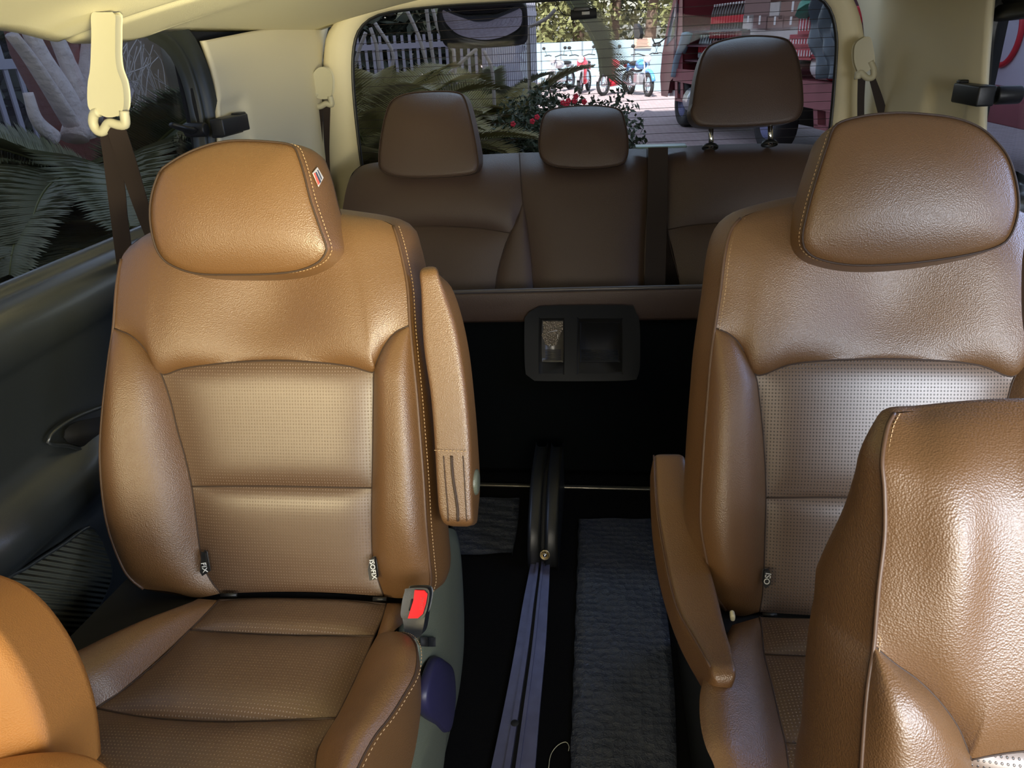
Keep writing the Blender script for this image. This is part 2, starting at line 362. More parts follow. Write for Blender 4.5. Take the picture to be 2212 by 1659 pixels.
loopR = np.array([(.50, .77, 0), (1.60, .77, 0), (1.74, .775, 0), (1.80, .80, 0), (1.835, .88, 0), (1.87, 1.0, 0), (1.90, 1.12, 0), (1.88, 1.17, 0), (1.80, 1.19, 0), (.50, 1.20, 0)])
winR = window('window_2', FRg, cr(loopR, 120, True)[::-1], m_glass, m_black)
# front edge strips joining the window seal to pillars
# latches of the hinged side windows
def latch(parent, Fr, sgn):
    mb = MB()
    R = np.column_stack([Fr.u, Fr.v, Fr.n])
    def B(u0, u1, v0, v1, h0, h1): mb.box(Fr.w(np.array([(u0+u1)/2, (v0+v1)/2, (h0+h1)/2])), (u1-u0, v1-v0, h1-h0), R)
    return mb, B
a = FLg.px(430, 280, .03); b = FLw.px(520, 280, .03)
mb, B = latch(winL, FLg, 1); u0, v0 = a[0], a[1]
B(u0+.005, u0+.135, v0-.016, v0+.020, .055, .085); B(u0+.01, u0+.12, v0-.020, v0-.012, .05, .075); B(u0+.10, u0+.135, v0+.018, v0+.024, .06, .082)
lt = mb.build('latch', m_black, winL, bevel=.005)
MB().cyl(FLg.w(np.array([u0-.005, v0, .002])), FLg.w(np.array([u0-.005, v0, .05])), .015).build('latch_pivot', m_black, lt, bevel=.003)
MB().tube(FLg.w(np.array([(u0-.01, v0, .02), (u0-.05, v0+.004, .035), (u0-.09, v0+.02, .02)])), [.014, .012, .008], 8, sc2=.6).build('latch_reflection', m_black, lt)  # dark bar standing in for the latch's reflection in the glass
a = FRg.px(2170, 205, .03); mb, B = latch(winR, FRg, -1); u0, v0 = a[0], a[1]
B(u0-.018, u0+.105, v0-.020, v0+.020, .055, .09); B(u0+.085, u0+.108, v0+.018, v0+.026, .06, .085)
lt = mb.build('latch', m_black, winR, bevel=.005)
MB().cyl(FRg.w(np.array([u0-.005, v0, .002])), FRg.w(np.array([u0-.005, v0, .05])), .018).build('latch_pivot', m_black, lt, bevel=.003)

# door panel details on the left wall: pull pocket, speaker grille
FD = Frame((-.823, 0, 0), (0, 1, 0), (0, 0, 1), (1, 0, 0))
pk = thing('door_pull_pocket', FD.w(FD.px(190, 930)), 'dark oval pull pocket in the left side panel behind the tan captain seat', 'door pull')
lp = cr(FD.pts([(98, 955), (135, 915), (215, 880), (330, 850), (330, 1010), (250, 1010), (200, 985), (150, 965)]), 60, True)
mb = MB(); mb.tube(FD.w(lp+np.array([0, 0, .004])), .003, 6, closed=True); mb.build('rim', m_door, pk)
lp2 = cr(FD.pts([(133, 945), (150, 915), (220, 898), (330, 870), (330, 965), (220, 963), (160, 962)]), 50, True)
W = FD.w(lp2+np.array([0, 0, .003])); mesh('pocket', np.vstack([W, W.mean(0)[None]-np.array([[.004, 0, 0]])]), [(k, (k+1) % 50, 50) for k in range(50)], m_blackm, pk, solid=.002)
m_grille = mat('ridged_grille', (.09, .095, .075), .45)
add_wave(m_grille, 'DIAGONAL', 55, .9, .004)
spk = thing('speaker_grille', FD.w(FD.px(150, 1280)), 'ridged grey speaker grille low on the left side panel', 'speaker grille')
lp = cr(FD.pts([(0, 1275, .012), (60, 1225, .012), (130, 1180, .012), (185, 1142, .012), (205, 1150, .012), (225, 1190, .012), (238, 1235, .012), (228, 1275, .012), (195, 1340, .012), (165, 1400, .012), (120, 1420, .012), (60, 1440, .012), (0, 1440, .012)]), 80, True)
W = FD.w(lp); mesh('grille', np.vstack([W, W.mean(0)[None]]), [(k, (k+1) % 80, 80) for k in range(80)], m_grille, spk, solid=.004)
MB().tube(FD.w(lp*np.array([1, 1, 1])+np.array([0, 0, .001])), .0035, 6, closed=True).build('rim', m_door, spk)
# ==SEATS==
def band(loop, depth, out, nw=10, vary=None):
    """closed loop (u,v,h) -> rows going backwards with an outward bulge"""
    T = np.roll(loop, -1, 0)-np.roll(loop, 1, 0); T[:, 2] = 0; T /= np.linalg.norm(T, axis=1)[:, None]+1e-9
    c = loop.mean(0); Nn = np.c_[T[:, 1], -T[:, 0]]
    if ((loop[:, :2]-c[:2])*Nn).sum() < 0: Nn = -Nn
    o = np.full(len(loop), out) if np.isscalar(out) else out
    rows = []
    for wv in np.linspace(0, 1, nw):
        P = loop.copy(); P[:, :2] += Nn*(o*math.sin(math.pi*min(1, wv*.85+.0)))[:, None]; P[:, 2] = loop[:, 2]-depth*wv*(1 if vary is None else vary)
        rows.append(P)
    for r in (.93, .7, .35, .0):
        P = rows[nw-1].copy(); P[:, :2] = c[:2]+(P[:, :2]-c[:2])*max(r, .001); P[:, 2] = P[:, 2]*r+(loop[:, 2].min()-depth)*(1-r)
        rows.append(P)
    return rows
def loft_rows(name, Fr, rows, m, parent, **kw):
    n = len(rows[0]); A = np.vstack(rows)
    return mesh(name, Fr.w(A), [(i*n+k, (i+1)*n+k, (i+1)*n+(k+1) % n, i*n+(k+1) % n) for i in range(len(rows)-1) for k in range(n)], m, parent, uv=A[:, :2], **kw)
def seam(Fr, curves, parent, r=.0016, m=m_seam, name='piping', lift=.0005):
    for c in curves: MB().tube(Fr.w(np.asarray(c)+np.array([0, 0, lift])), r, 6).build(name, m, parent)
def stitches(Fr, curves, parent, pitch=.0050, ln=.0028, r=.0005, name='stitching', off=(0, 0, .0015)):
    mb = MB()
    for c in curves:
        W = Fr.w(np.asarray(c)+np.array(off)); d = np.r_[0, np.cumsum(np.linalg.norm(np.diff(W, axis=0), axis=1))]
        t = 0
        while t < d[-1]-ln:
            a, b = [np.array([np.interp(x, d, W[:, k]) for k in range(3)]) for x in (t, t+ln)]
            mb.tube([a, b], r, 4); t += pitch
    return mb.build(name, m_stitch, parent, smooth=False)
def headrest(name, Fr, loop, depth, dome, out, m, parent, label=None, piping=True, nr=12, shift=(0, 0)):
    L = cr(loop, 110, True); c = L.mean(0); rows = []
    for r in np.linspace(.001, 1, nr):
        P = L.copy(); P[:, :2] = c[:2]+(L[:, :2]-c[:2])*r; P[:, 2] = L[:, 2]*r*r+c[2]*(1-r*r)+dome*(1-r**2.6); rows.append(P)
    back = band(L, depth, out, 12)
    for i, P in enumerate(back[:12]):
        f = i/11; P[:, 0] += shift[0]*f; P[:, 1] += shift[1]*f
    for P in back[12:]: P[:, 0] += shift[0]; P[:, 1] += shift[1]
    rows = rows + back[1:]
    rows = rows[::-1]
    o = loft_rows(name, Fr, rows, m, parent)
    if piping:
        MB().tube(Fr.w(np.vstack([L, L[:1]])+np.array([0, 0, .0008])), .0014, 6).build('seam', m_seam, o)
    return o, L
def lean_frame(o, deg):
    a = math.radians(deg); return Frame(o, (1, 0, 0), (0, math.sin(a), math.cos(a)), (0, -math.cos(a), math.sin(a)))

def captain_back(root, Fr, K, sewn='both', m_in=m_perf_tan):
    """K: curves in local coordinates"""
    S = coons(K['top'], K['panel_bot'], K['panel_l'], K['panel_r'], 90, 60, .014, 5,
              lambda u, v, s, t: -.020*np.exp(-((s-.52)/.15)**2)*np.exp(-((t-.70)/.38)**2) + .010*np.exp(-((s-.2)/.15)**2) + .010*np.exp(-((s-.82)/.13)**2))
    b = patch('upper_panel', Fr, S, m_leather, root)
    patch('side_bolster', Fr, coons(K['bl_top'], K['bl_bot'], K['bl_l'], K['bl_r'], 30, 90, K.get('blb', .030), 3), m_leather, root)
    patch('side_bolster', Fr, coons(K['br_top'], K['br_bot'], K['br_l'], K['br_r'], 30, 90, K.get('brb', .030), 3), m_leather, root)
    patch('perforated_insert', Fr, coons(K['in_top'], K['in_mid'], K['in_l1'], K['in_r1'], 70, 50, .009, 6), m_in, root)
    patch('perforated_insert', Fr, coons(K['in_mid'], K['in_bot'], K['in_l2'], K['in_r2'], 70, 50, .009, 6), m_in, root)
    loop = cr(K['loop'], 200, True)
    rows = band(loop, K['depth'], K['out'], 10); loft_rows('back_shell', Fr, rows[::-1], m_leather, root)
    seam(Fr, [cr(K[k], 50) for k in ('panel_bot', 'bl_r', 'br_l', 'in_mid')], root, .0012, m_seam, 'seam')
    seam(Fr, [cr(K[k], 60) for k in ('pipe_l', 'pipe_r')], root, .0022, m_piping, 'piping')
    return b

def L_(Fr, L, h): return Fr.pts(L, h)
# ---- left captain seat
OL = on(640, 1288, 2, .45); FSL = lean_frame(OL, 20)
seatL = thing('captain_seat', (OL[0], OL[1]-.1, 0), 'golden-lit tan leather captain seat left of the aisle with its armrest folded up', 'seat', 'leather captain seats')
def P(L, h=0.0): return FSL.pts(L, h)
A_tl, A_tr = (280, 532, -.03), (850, 488, -.03)
bl_start, br_start = (245, 709, .005), (886, 703, .005)
inTL, inTR, inML, inMR, inBL, inBR = (348, 808, .0), (808, 805, .0), (414, 1051, -.005), (804, 1054, -.005), (477, 1282, -.01), (829, 1288, -.01)
out_l = [A_tl, (262, 560, -.02), (252, 620, -.005), bl_start]
bol_l = [bl_start, (235, 779, .012), (222, 891, .018), (217, 984, .02), (224, 1083, .02), (239, 1156, .018), (265, 1223, .012), (285, 1252, .005), (311, 1272, .0)]
bl_in_a = [bl_start, (285, 726, .004), (318, 759, .002), inTL]
bl_in_b = [inTL, (368, 865, -.002), (384, 931, -.004), (401, 991, -.005), inML]
bl_in_c = [inML, (424, 1123, -.006), (434, 1196, -.008), (449, 1242, -.01), inBL]
top_in = [inTL, (400, 795, 0), (500, 783, 0), (600, 779, 0), (700, 784, 0), (760, 792, 0), inTR]
br_in_a = [inTR, (813, 785, .002), (832, 745, .003), (856, 717, .004), br_start]
br_in_b = [inTR, (807, 850, -.002), (806, 950, -.004), inMR]
br_in_c = [inMR, (803, 1120, -.006), (805, 1200, -.008), (815, 1245, -.01), inBR]
out_r = [A_tr, (859, 515, -.02), (870, 560, -.012), (881, 620, -.003), br_start]
bol_r = [br_start, (893, 780, .012), (900, 850, .016), (908, 950, .02), (915, 1040, .02), (920, 1130, .02), (927, 1210, .012), (931, 1255, .005), (924, 1282, .0)]
top = [A_tl, (330, 500, -.035), (430, 472, -.035), (560, 458, -.035), (680, 456, -.035), (760, 465, -.035), (820, 475, -.033), A_tr]
K = dict(top=P(top), panel_l=P(out_l), panel_r=P(out_r), panel_bot=P(bl_in_a+top_in[1:]+br_in_a[1:]),
         bl_top=P([bl_start, (246, 711, .005)]), bl_l=P(bol_l), bl_r=P(bl_in_a+bl_in_b[1:]+bl_in_c[1:]), bl_bot=P([bol_l[-1], (371, 1279, -.002), (424, 1291, -.006), inBL]),
         br_top=P([(885, 704, .005), br_start]), br_l=P(br_in_a[::-1]+br_in_b[1:]+br_in_c[1:]), br_r=P(bol_r), br_bot=P([inBR, (860, 1292, -.005), (895, 1290, -.002), bol_r[-1]]),
         in_top=P(top_in), in_mid=P([inML, (500, 1050, -.004), (600, 1050, -.004), (700, 1052, -.004), inMR]), in_bot=P([inBL, (560, 1279, -.01), (640, 1278, -.01), (730, 1281, -.01), inBR]),
         in_l1=P(bl_in_b), in_r1=P(br_in_b), in_l2=P(bl_in_c), in_r2=P(br_in_c), depth=.11, out=.012,
         pipe_l=P(out_l[1:]+bol_l[1:]), pipe_r=P(out_r+bol_r[1:]))
K['bl_top'] = P([bl_start, bl_start]); K['br_top'] = P([br_start, br_start])
K['bl_top'][1] += 1e-5; K['br_top'][1] += 1e-5
K['loop'] = P(out_l[::-1][:-1]+top+out_r[1:]+bol_r[1:]+[(895, 1290, -.002), inBR, (640, 1280, -.01), inBL, (424, 1291, -.006)]+bol_l[::-1][:-1])
captain_back(seatL, FSL, K)
pr = cr(P(out_r+bol_r[1:]), 80); pr2 = pr.copy(); pr2[:, 0] += .0065; pr2[:, 2] -= .004
stitches(FSL, [pr2], seatL, off=(0, 0, 0))
# head restraint
HL = [(341, 370), (328, 417), (324, 463), (328, 513), (340, 552), (367, 575), (417, 590), (502, 592), (579, 590), (637, 583), (679, 567), (698, 548), (702, 532), (691, 494), (671, 432), (656, 378), (640, 336), (623, 310), (579, 301), (502, 297), (455, 303), (417, 316), (386, 332), (359, 351)]
Hl = FSL.pts(HL, .045); Hl[:, 2] = .045 - .02*((Hl[:, 1]-Hl[:, 1].mean())/.1)**2
hrL, LL = headrest('headrest', FSL, Hl, .078, .022, .006, m_leather, seatL, shift=(.008, 0))
sel = LL[(LL[:, 0] > LL[:, 0].mean()+.03)]
sel = sel[np.argsort(-sel[:, 1])]; sel[:, 0] += .006; sel[:, 2] -= .003
stitches(FSL, [sel], hrL, off=(0, 0, 0))
# cloth tag sewn on the head restraint side
bpy.context.view_layer.update()
_mi = hrL.matrix_world.inverted(); _d = (_mi.to_3x3() @ Vector(unit(ray(687, 384)))).normalized(); _ok, _lc, _nn, _i = hrL.ray_cast(_mi @ Vector(CAMP), _d)
_lc = V3(hrL.matrix_world @ _lc) if _ok else FSL.w(FSL.px(689, 381, .005)); _nn = unit(V3(_nn)) if _ok else unit(V3((.86, -.5, .25))); _nn = -_nn if _nn @ ray(687, 384) > 0 else _nn
_vv = unit(V3((-.25, .28, 1))-_nn*(V3((-.25, .28, 1)) @ _nn)); FT = Frame(_lc-_nn*.001, np.cross(_vv, _nn), _vv, _nn)
def tagcloth(Fr, L, m, parent, name, h=.002):
    Pp = np.array([Fr.px(x, y, h) for x, y in L]); mb = MB(); mb.prism(Fr, Pp[:, :2], h-.001, h); return mb.build(name, m, parent, smooth=False)
m_tag = mat('grey_tag', (.42, .40, .44), .7); m_tagn = mat('navy_print', (.04, .05, .09), .7); m_tagr = mat('red_print', (.75, .10, .08), .7)
tg = tagcloth(FT, [(676, 373), (686, 361), (699, 384), (689, 403)], m_tag, hrL, 'fabric_tag', .004)
tagcloth(FT, [(678, 375), (681, 373), (691, 396), (688, 399)], m_tagr, tg, 'red_stripe', .0046)
tagcloth(FT, [(682, 372.5), (684, 371), (694, 392), (691, 396)], m_tagn, tg, 'navy_lettering', .0046)
tagcloth(FT, [(685.5, 367), (687.5, 367), (696, 386), (694.5, 388)], m_tagn, tg, 'navy_lettering', .0046)

# ---- right captain seat (mirrored for the half beyond the frame)
OR = on(1890, 1322, 2, .45); FSR = lean_frame(OR, 20)
seatR = thing('captain_seat', (OR[0], OR[1]-.1, 0), 'tan leather captain seat right of the aisle with silvery highlights and lowered armrest', 'seat', 'leather captain seats')
def Q(L, h=0.0): return FSR.pts(L, h)
tl = (1599, 472, -.03); bs = (1544, 709, .005); iTL, iML, iBL = (1631, 810, 0), (1654, 1075, -.005), (1641, 1322, -.01)
o_l = Q([tl, (1578, 499, -.02), (1565, 552, -.008), (1556, 628, -.002), bs])
b_l = Q([bs, (1535, 780, .012), (1529, 855, .016), (1523, 931, .02), (1518, 1007, .02), (1514, 1083, .02), (1515, 1144, .018), (1529, 1220, .012), (1544, 1280, .006), (1567, 1318, 0)])
i_a = Q([bs, (1575, 722, .004), (1601, 749, .002), iTL]); i_b = Q([iTL, (1639, 855, -.002), (1647, 931, -.004), (1652, 1007, -.005), iML]); i_c = Q([iML, (1652, 1144, -.006), (1650, 1220, -.008), (1647, 1280, -.01), iBL])
rTR = Q([(2193, 802, 0)])[0]; uc = (i_a[-1][0]+rTR[0])/2
def mir(A): B = A.copy(); B[:, 0] = 2*uc-B[:, 0]; return B
t_in = Q([iTL, (1703, 788, 0), (1779, 779, 0), (1855, 777, 0)]); mid_top = np.array([[uc, t_in[-1][1]+.001, 0]])
t_in = np.vstack([t_in[:-1], mid_top, mir(t_in[:-1])[::-1]])
tp = Q([tl, (1640, 455, -.035), (1720, 436, -.035), (1800, 425, -.035)]); tp = np.vstack([tp, [[uc, tp[-1][1]+.004, -.035]], mir(tp)[::-1]])
bt = np.vstack([i_c[-1:], [[uc, i_c[-1][1]-.003, -.01]], mir(i_c[-1:])])
md = np.vstack([i_b[-1:], [[uc, i_b[-1][1]+.004, -.004]], mir(i_b[-1:])])
bb = np.vstack([b_l[-1:], Q([(1600, 1331, -.004)]), i_c[-1:]])
eps = np.array([[0, 0, 1e-5]])
K = dict(top=tp, panel_l=o_l, panel_r=mir(o_l), panel_bot=np.vstack([i_a, t_in[1:], mir(i_a)[::-1][1:]]),
         bl_top=np.vstack([b_l[:1], b_l[:1]+eps]), bl_l=b_l, bl_r=np.vstack([i_a, i_b[1:], i_c[1:]]), bl_bot=bb,
         in_top=t_in, in_mid=md, in_bot=bt, in_l1=i_b, in_r1=mir(i_b), in_l2=i_c, in_r2=mir(i_c), depth=.11, out=.014,
         pipe_l=np.vstack([o_l, b_l[1:]]), pipe_r=mir(np.vstack([o_l, b_l[1:]])), blb=.034, brb=.034)
K['br_top'] = mir(K['bl_top']); K['br_l'] = mir(K['bl_r']); K['br_r'] = mir(b_l); K['br_bot'] = mir(bb)[::-1]
K['loop'] = np.vstack([o_l[::-1][:-1], tp, mir(o_l)[1:], mir(b_l)[1:], mir(bb)[1:], bt[1:2], bb[::-1][:-1], b_l[::-1][:-1]])
captain_back(seatR, FSR, K, m_in=m_perf_dark)
pl = cr(np.vstack([o_l, b_l[1:]]), 80); pl[:, 0] += .006; pl[:, 2] += .002; stitches(FSR, [pl], seatR, off=(0, 0, 0))
HR = [(1813, 264), (1790, 310), (1770, 365), (1753, 420), (1740, 476), (1736, 514), (1746, 540), (1779, 559), (1855, 571), (1969, 567), (2083, 552), (2159, 533), (2189, 508), (2201, 455), (2196, 400), (2180, 340), (2152, 297), (2120, 268), (2070, 248), (2000, 238), (1940, 236), (1870, 244)]
Hr = FSR.pts(HR, .05); Hr[:, 2] = .05 - .02*((Hr[:, 1]-Hr[:, 1].mean())/.1)**2
hrR, LR = headrest('headrest', FSR, Hr, .078, .024, .004, m_leather, seatR, shift=(.0, -.004))
sel = LR[LR[:, 0] < LR[:, 0].mean()-.03]; sel = sel[np.argsort(-sel[:, 1])]; sel[:, 0] -= .003; sel[:, 2] -= .003
stitches(FSR, [sel], hrR, off=(0, 0, 0))

# ---- cushions
def cushion_frame(o, deg=4):
    a = math.radians(deg); return Frame(o, (1, 0, 0), (0, math.cos(a), -math.sin(a)), (0, math.sin(a), math.cos(a)))
FCL = cushion_frame(on(640, 1296, 2, .445)); C = lambda L, h=0.0: FCL.pts(L, h)
ls = [(473, 1297), (447, 1324), (410, 1361), (352, 1419), (276, 1483), (209, 1530)]
ls2 = [(209, 1530), (150, 1575), (60, 1650), (-60, 1760)]
rs = [(834, 1305), (826, 1335), (808, 1375), (792, 1415), (762, 1480), (726, 1552)]
rs2 = [(726, 1552), (694, 1605), (683, 1631), (680, 1700), (672, 1800)]
sea1 = [(410, 1361), (504, 1368), (618, 1373), (731, 1374), (808, 1375)]
sea2 = [(209, 1530), (276, 1544), (352, 1554), (466, 1560), (580, 1558), (726, 1552)]
bk = [(473, 1297), (580, 1294), (731, 1297), (834, 1305)]
S1 = coons(C(bk), C(sea1), C(ls[:3]), C(rs[:3]), 60, 24, .010, 4); patch('seat_insert', FCL, S1, m_perf_tan, seatL)
S2 = coons(C(sea1), C(sea2), C(ls[2:]), C(rs[2:]), 70, 44, .014, 4); patch('seat_insert', FCL, S2, m_perf_tan, seatL)
S3 = coons(C(sea2), C([(-60, 1760), (120, 1790), (300, 1810), (500, 1815), (672, 1800)]), C(ls2), C(rs2), 70, 44, .016, 4); patch('seat_insert', FCL, S3, m_perf_tan, seatL)
lo = [(428, 1293, .0), (367, 1326, .012), (276, 1364, .022), (200, 1398, .026), (120, 1436, .028), (-20, 1500, .028), (-200, 1580, .02)]
li = [(473, 1297, 0), (410, 1361, 0), (276, 1483, 0), (209, 1530, 0), (60, 1650, 0), (-60, 1760, 0)]
patch('seat_bolster', FCL, coons(C([lo[0], (450, 1295, 0), li[0]]), C([lo[-1], (-130, 1670, .02), li[-1]]), C(lo), C(li), 24, 90, .022, 3), m_leather, seatL)
bo = [(848, 1366, .012), (880, 1372, .03), (900, 1400, .045), (897, 1455, .045), (868, 1510, .045), (838, 1556, .045), (808, 1594, .045), (773, 1659, .04), (730, 1760, .03), (700, 1830, .02)]
bi = [(815, 1372, .0), (792, 1415, 0), (762, 1480, 0), (726, 1552, 0), (694, 1605, 0), (683, 1640, 0), (680, 1700, 0), (672, 1830, 0)]
patch('seat_bolster', FCL, coons(C([bi[0], (830, 1366, .008), bo[0]]), C([bi[-1], (685, 1830, .02), bo[-1]]), C(bi), C(bo), 24, 90, .020, 3), m_leather, seatL)
# outer side of the right bolster
so = [(850, 1368, -.0), (885, 1374, -.01), (903, 1405, -.02), (909, 1470, -.03), (909, 1530, -.045), (902, 1590, -.055), (890, 1650, -.06), (868, 1740, -.06), (850, 1830, -.06)]
patch('cushion_side', FCL, coons(C([bo[0], so[0]]), C([bo[-1], so[-1]]), C(bo), C(so), 16, 90, .014, 2), m_leather, seatL)
patch('cushion_side', FCL, coons(C([(834, 1303, 0), (860, 1303, 0), (885, 1305, -.01)]), C([bi[0], (830, 1366, .008), bo[0]]), C([(834, 1303, 0), (826, 1335, 0), (815, 1372, 0)]), C([(885, 1305, -.01), (880, 1335, 0), bo[0]]), 12, 16, .01, 2), m_leather, seatL)
seam(FCL, [cr(C(x), 50) for x in (ls+ls2[1:], rs+rs2[1:], sea1, sea2, bk)], seatL, .0012, m_seam, 'seam')
cs = cr(C(bo), 80); cs2 = cs.copy(); cs2[:, 0] += .005; stitches(FCL, [cs2], seatL, pitch=.006)
seam(FCL, [cs], seatL, .0012, m_seam, 'seam')
# cushion foam body below
def cushion_body(Fr, u0, u1, v0, v1, parent):
    Pp = [(u0, v0), (u1, v0), (u1, v1), (u0, v1)]; mb = MB(); mb.prism(Fr, Pp, -.11, -.012); return mb.build('cushion_body', m_blackm, parent, bevel=.02)
uL = C([(300, 1430)])[0][0]
cushion_body(FCL, -.27, .13, -.42, .05, seatL)

FCR = cushion_frame(on(1700, 1330, 2, .445)); D = lambda L, h=0.0: FCR.pts(L, h)
jl, jr = [(1641, 1333), (1645, 1360), (1650, 1414), (1666, 1478), (1685, 1561), (1696, 1607), (1703, 1660), (1715, 1760), (1722, 1830)], None
ucR = uc + OR[0]-FCR.o[0]
J = D(jl); Jm = J.copy(); Jm[:, 0] = 2*ucR-Jm[:, 0]
lo = D([(1582, 1350, .0), (1560, 1390, .028), (1530, 1440, .04), (1516, 1480, .045), (1511, 1520, .045), (1514, 1569, .045), (1525, 1614, .045), (1544, 1659, .04), (1560, 1740, .03), (1580, 1830, .02)])
def two(a, b, n=3, h=0): return np.array([a+(b-a)*k/(n-1) for k in range(n)])
patch('seat_bolster', FCR, coons(two(lo[0], J[0]), two(lo[-1], J[-1]), lo, J, 24, 90, .022, 3), m_leather, seatR)
for a, b in ((0, 2), (2, 5), (5, 8)):
    patch('seat_insert', FCR, coons(two(J[a], Jm[a]), two(J[b], Jm[b]), J[a:b+1], Jm[a:b+1], 60, 30, .012, 4), m_perf_tan, seatR)
lom = lo.copy(); lom[:, 0] = 2*ucR-lom[:, 0]
patch('seat_bolster', FCR, coons(two(Jm[0], lom[0]), two(Jm[-1], lom[-1]), Jm, lom, 24, 60, .022, 3), m_leather, seatR)
lob = lo.copy(); lob[:, 2] -= .11; lob[:, 0] += .055
patch('cushion_side', FCR, coons(two(lob[0], lo[0]), two(lob[-1], lo[-1]), lob, lo, 12, 90, .0, 2), m_leather, seatR)
seam(FCR, [cr(J, 60), cr(two(J[2], Jm[2]), 30), cr(two(J[5], Jm[5]), 30)], seatR, .0012, m_seam, 'seam')
l2 = cr(lo, 80); l2[:, 0] += .004; stitches(FCR, [l2], seatR, pitch=.007)
cushion_body(FCR, lo[4][0]+.07, 2*ucR-lo[4][0]-.07, -.42, .05, seatR)
# seat pedestals standing on the floor
for s_, (x0, x1, y0, y1) in ((seatL, (-.62, -.30, .42, .82)), (seatR, (.22, .55, .42, .86))):
    MB().box(((x0+x1)/2, (y0+y1)/2, .155), (x1-x0, y1-y0, .31)).build('pedestal', m_blackm, s_, bevel=.02)

# ---- armrests: lofted bars following the seat plane
def bar(name, A, B, Cc, parent, m=m_leather, n=44, rnd=5.0, capr=.02, uvs=True):
    """A front-left edge, B front-right edge, Cc back-right edge (world points along the bar)"""
    A, B, Cc = cr(A, n), cr(B, n), cr(Cc, n); rows = []
    for i in range(n):
        a, b, c = A[i], B[i], Cc[i]; d = a+(c-b); ctr = (a+b+c+d)/4; e1 = (b-a)/2; e2 = (c-b)/2; R = []
        for k in range(36):
            t = 2*math.pi*k/36; ct, st = math.cos(t), math.sin(t)
            x = math.copysign(abs(ct)**(2/rnd), ct); y = math.copysign(abs(st)**(2/rnd), st); R.append(ctr+e1*x+e2*y)
        rows.append(np.array(R))
    L = (rows[-1].mean(0)-rows[0].mean(0)); Lu = L/np.linalg.norm(L)
    def capn(row, sg):
        c = row.mean(0); out = []
        for r, hh in ((.97, .3), (.9, .6), (.75, .85), (.45, 1.0), (.001, 1.05)): out.append(c+(row-c)*r+sg*Lu*capr*hh)
        return out
    rows = capn(rows[0], -1)[::-1]+rows+capn(rows[-1], 1)
    vs = np.vstack(rows); k = 36
    return mesh(name, vs, [(i*k+j, i*k+(j+1) % k, (i+1)*k+(j+1) % k, (i+1)*k+j) for i in range(len(rows)-1) for j in range(k)], m, parent)
def W(Fr, L, h): return Fr.w(Fr.pts(L, h))
aA = W(FSL, [(906, 600), (911, 741), (926, 849), (934, 940), (939, 1030), (944, 1095), (950, 1118)], .035)
aB = W(FSL, [(948, 594), (962, 640), (983, 705), (998, 785), (1009, 870), (1016, 960), (1019, 1060), (1022, 1120)], .035)
aC = W(FSL, [(949, 593), (978, 620), (1000, 680), (1017, 760), (1028, 860), (1036, 960), (1040, 1050), (1034, 1118)], -.02)
ar = bar('armrest', aA, aB, aC, seatL, rnd=7, capr=.012)
# stitched seam and the three folds near the pivot
q0, q1 = FSL.px(939, 972, .0375), FSL.px(1016, 975, .0375)
stitches(FSL, [np.array([q0, (q0+q1)/2, q1])], ar, off=(0, 0, .002))
for ii_, (xa, xb) in enumerate(((958, 966), (975, 987), (1000, 1006))):
    c = FSL.pts([(xa, 985), (xa+3, 1030), (xb, 1090), (xb+2, 1126)], .0365); fold = MB(); fold.tube(FSL.w(cr(c, 20)), (.0006, .0018, .0006)[ii_], 6); fold.build('fold_seam', m_seam, ar)
pv = FSL.w(FSL.px(1029, 1041, .008)); MB().lathe(pv-np.array([.006, 0, 0]), (1, .03, 0), [(.0, .010), (.013, .0095), (.0165, .008), (.018, .005), (.018, 0)]).build('pivot_cap', m_green, ar)
# right armrest, lowered
def lerpY(L, y0, y1): return np.array([on(x, y, 1, y0+(y1-y0)*(y-985)/(1455-985)) for x, y in L])
aA = lerpY([(1412, 985), (1416, 1079), (1429, 1171), (1457, 1302), (1499, 1381), (1534, 1442)], 1.00, .60)
aB = lerpY([(1482, 985), (1501, 1075), (1521, 1167), (1544, 1246), (1567, 1342), (1583, 1397), (1592, 1440)], 1.00, .60)
dn = lerpY([(1404, 1000), (1404, 1040), (1409, 1131), (1427, 1238), (1467, 1353), (1520, 1445)], 1.02, .61)
aAc, aBc, dnc = cr(aA, 30), cr(aB, 30), cr(dn, 30)
low = dnc.copy(); low[:, 2] -= .035
arR = bar('armrest', aAc, aBc, aBc+(low-aAc), seatR, rnd=6, capr=.014)
sm = aAc.copy(); sm[:, 2] += .001; MB().tube(sm, .0013, 6).build('seam', m_piping, arR)
MB().box(on(1582, 1330, 1, .72), (.006, .012, .010)).build('armrest_bracket', m_cream_pl, seatR, bevel=.003)

# ---- recliner side covers, lever, buckle
FX = Frame((-.235, 0, 0), (0, 1, 0), (0, 0, 1), (1, 0, 0))
def flat(Fr, L, h0, h1, name, m, parent, bevel=.008, n=60, sharp=False):
    Pp = np.array([Fr.px(x, y, 0)[:2] for x, y in L]); Pp = Pp if sharp else cr(Pp, n, True)
    mb = MB(); mb.prism(Fr, Pp, h0, h1); return mb.build(name, m, parent, bevel=bevel)
def domed(Fr, L, depth, dome, name, m, parent): return headrest(name, Fr, Fr.pts(L, 0), depth, dome, .002, m, parent, piping=False)[0]
cov = domed(FX, [(955, 1148), (975, 1142), (988, 1155), (996, 1200), (1001, 1280), (1003, 1350), (1000, 1420), (990, 1500), (972, 1580), (950, 1680), (930, 1800), (860, 1800), (872, 1680), (890, 1560), (900, 1460), (905, 1400), (915, 1300), (935, 1220)], .03, .016, 'side_cover', m_green, seatL)
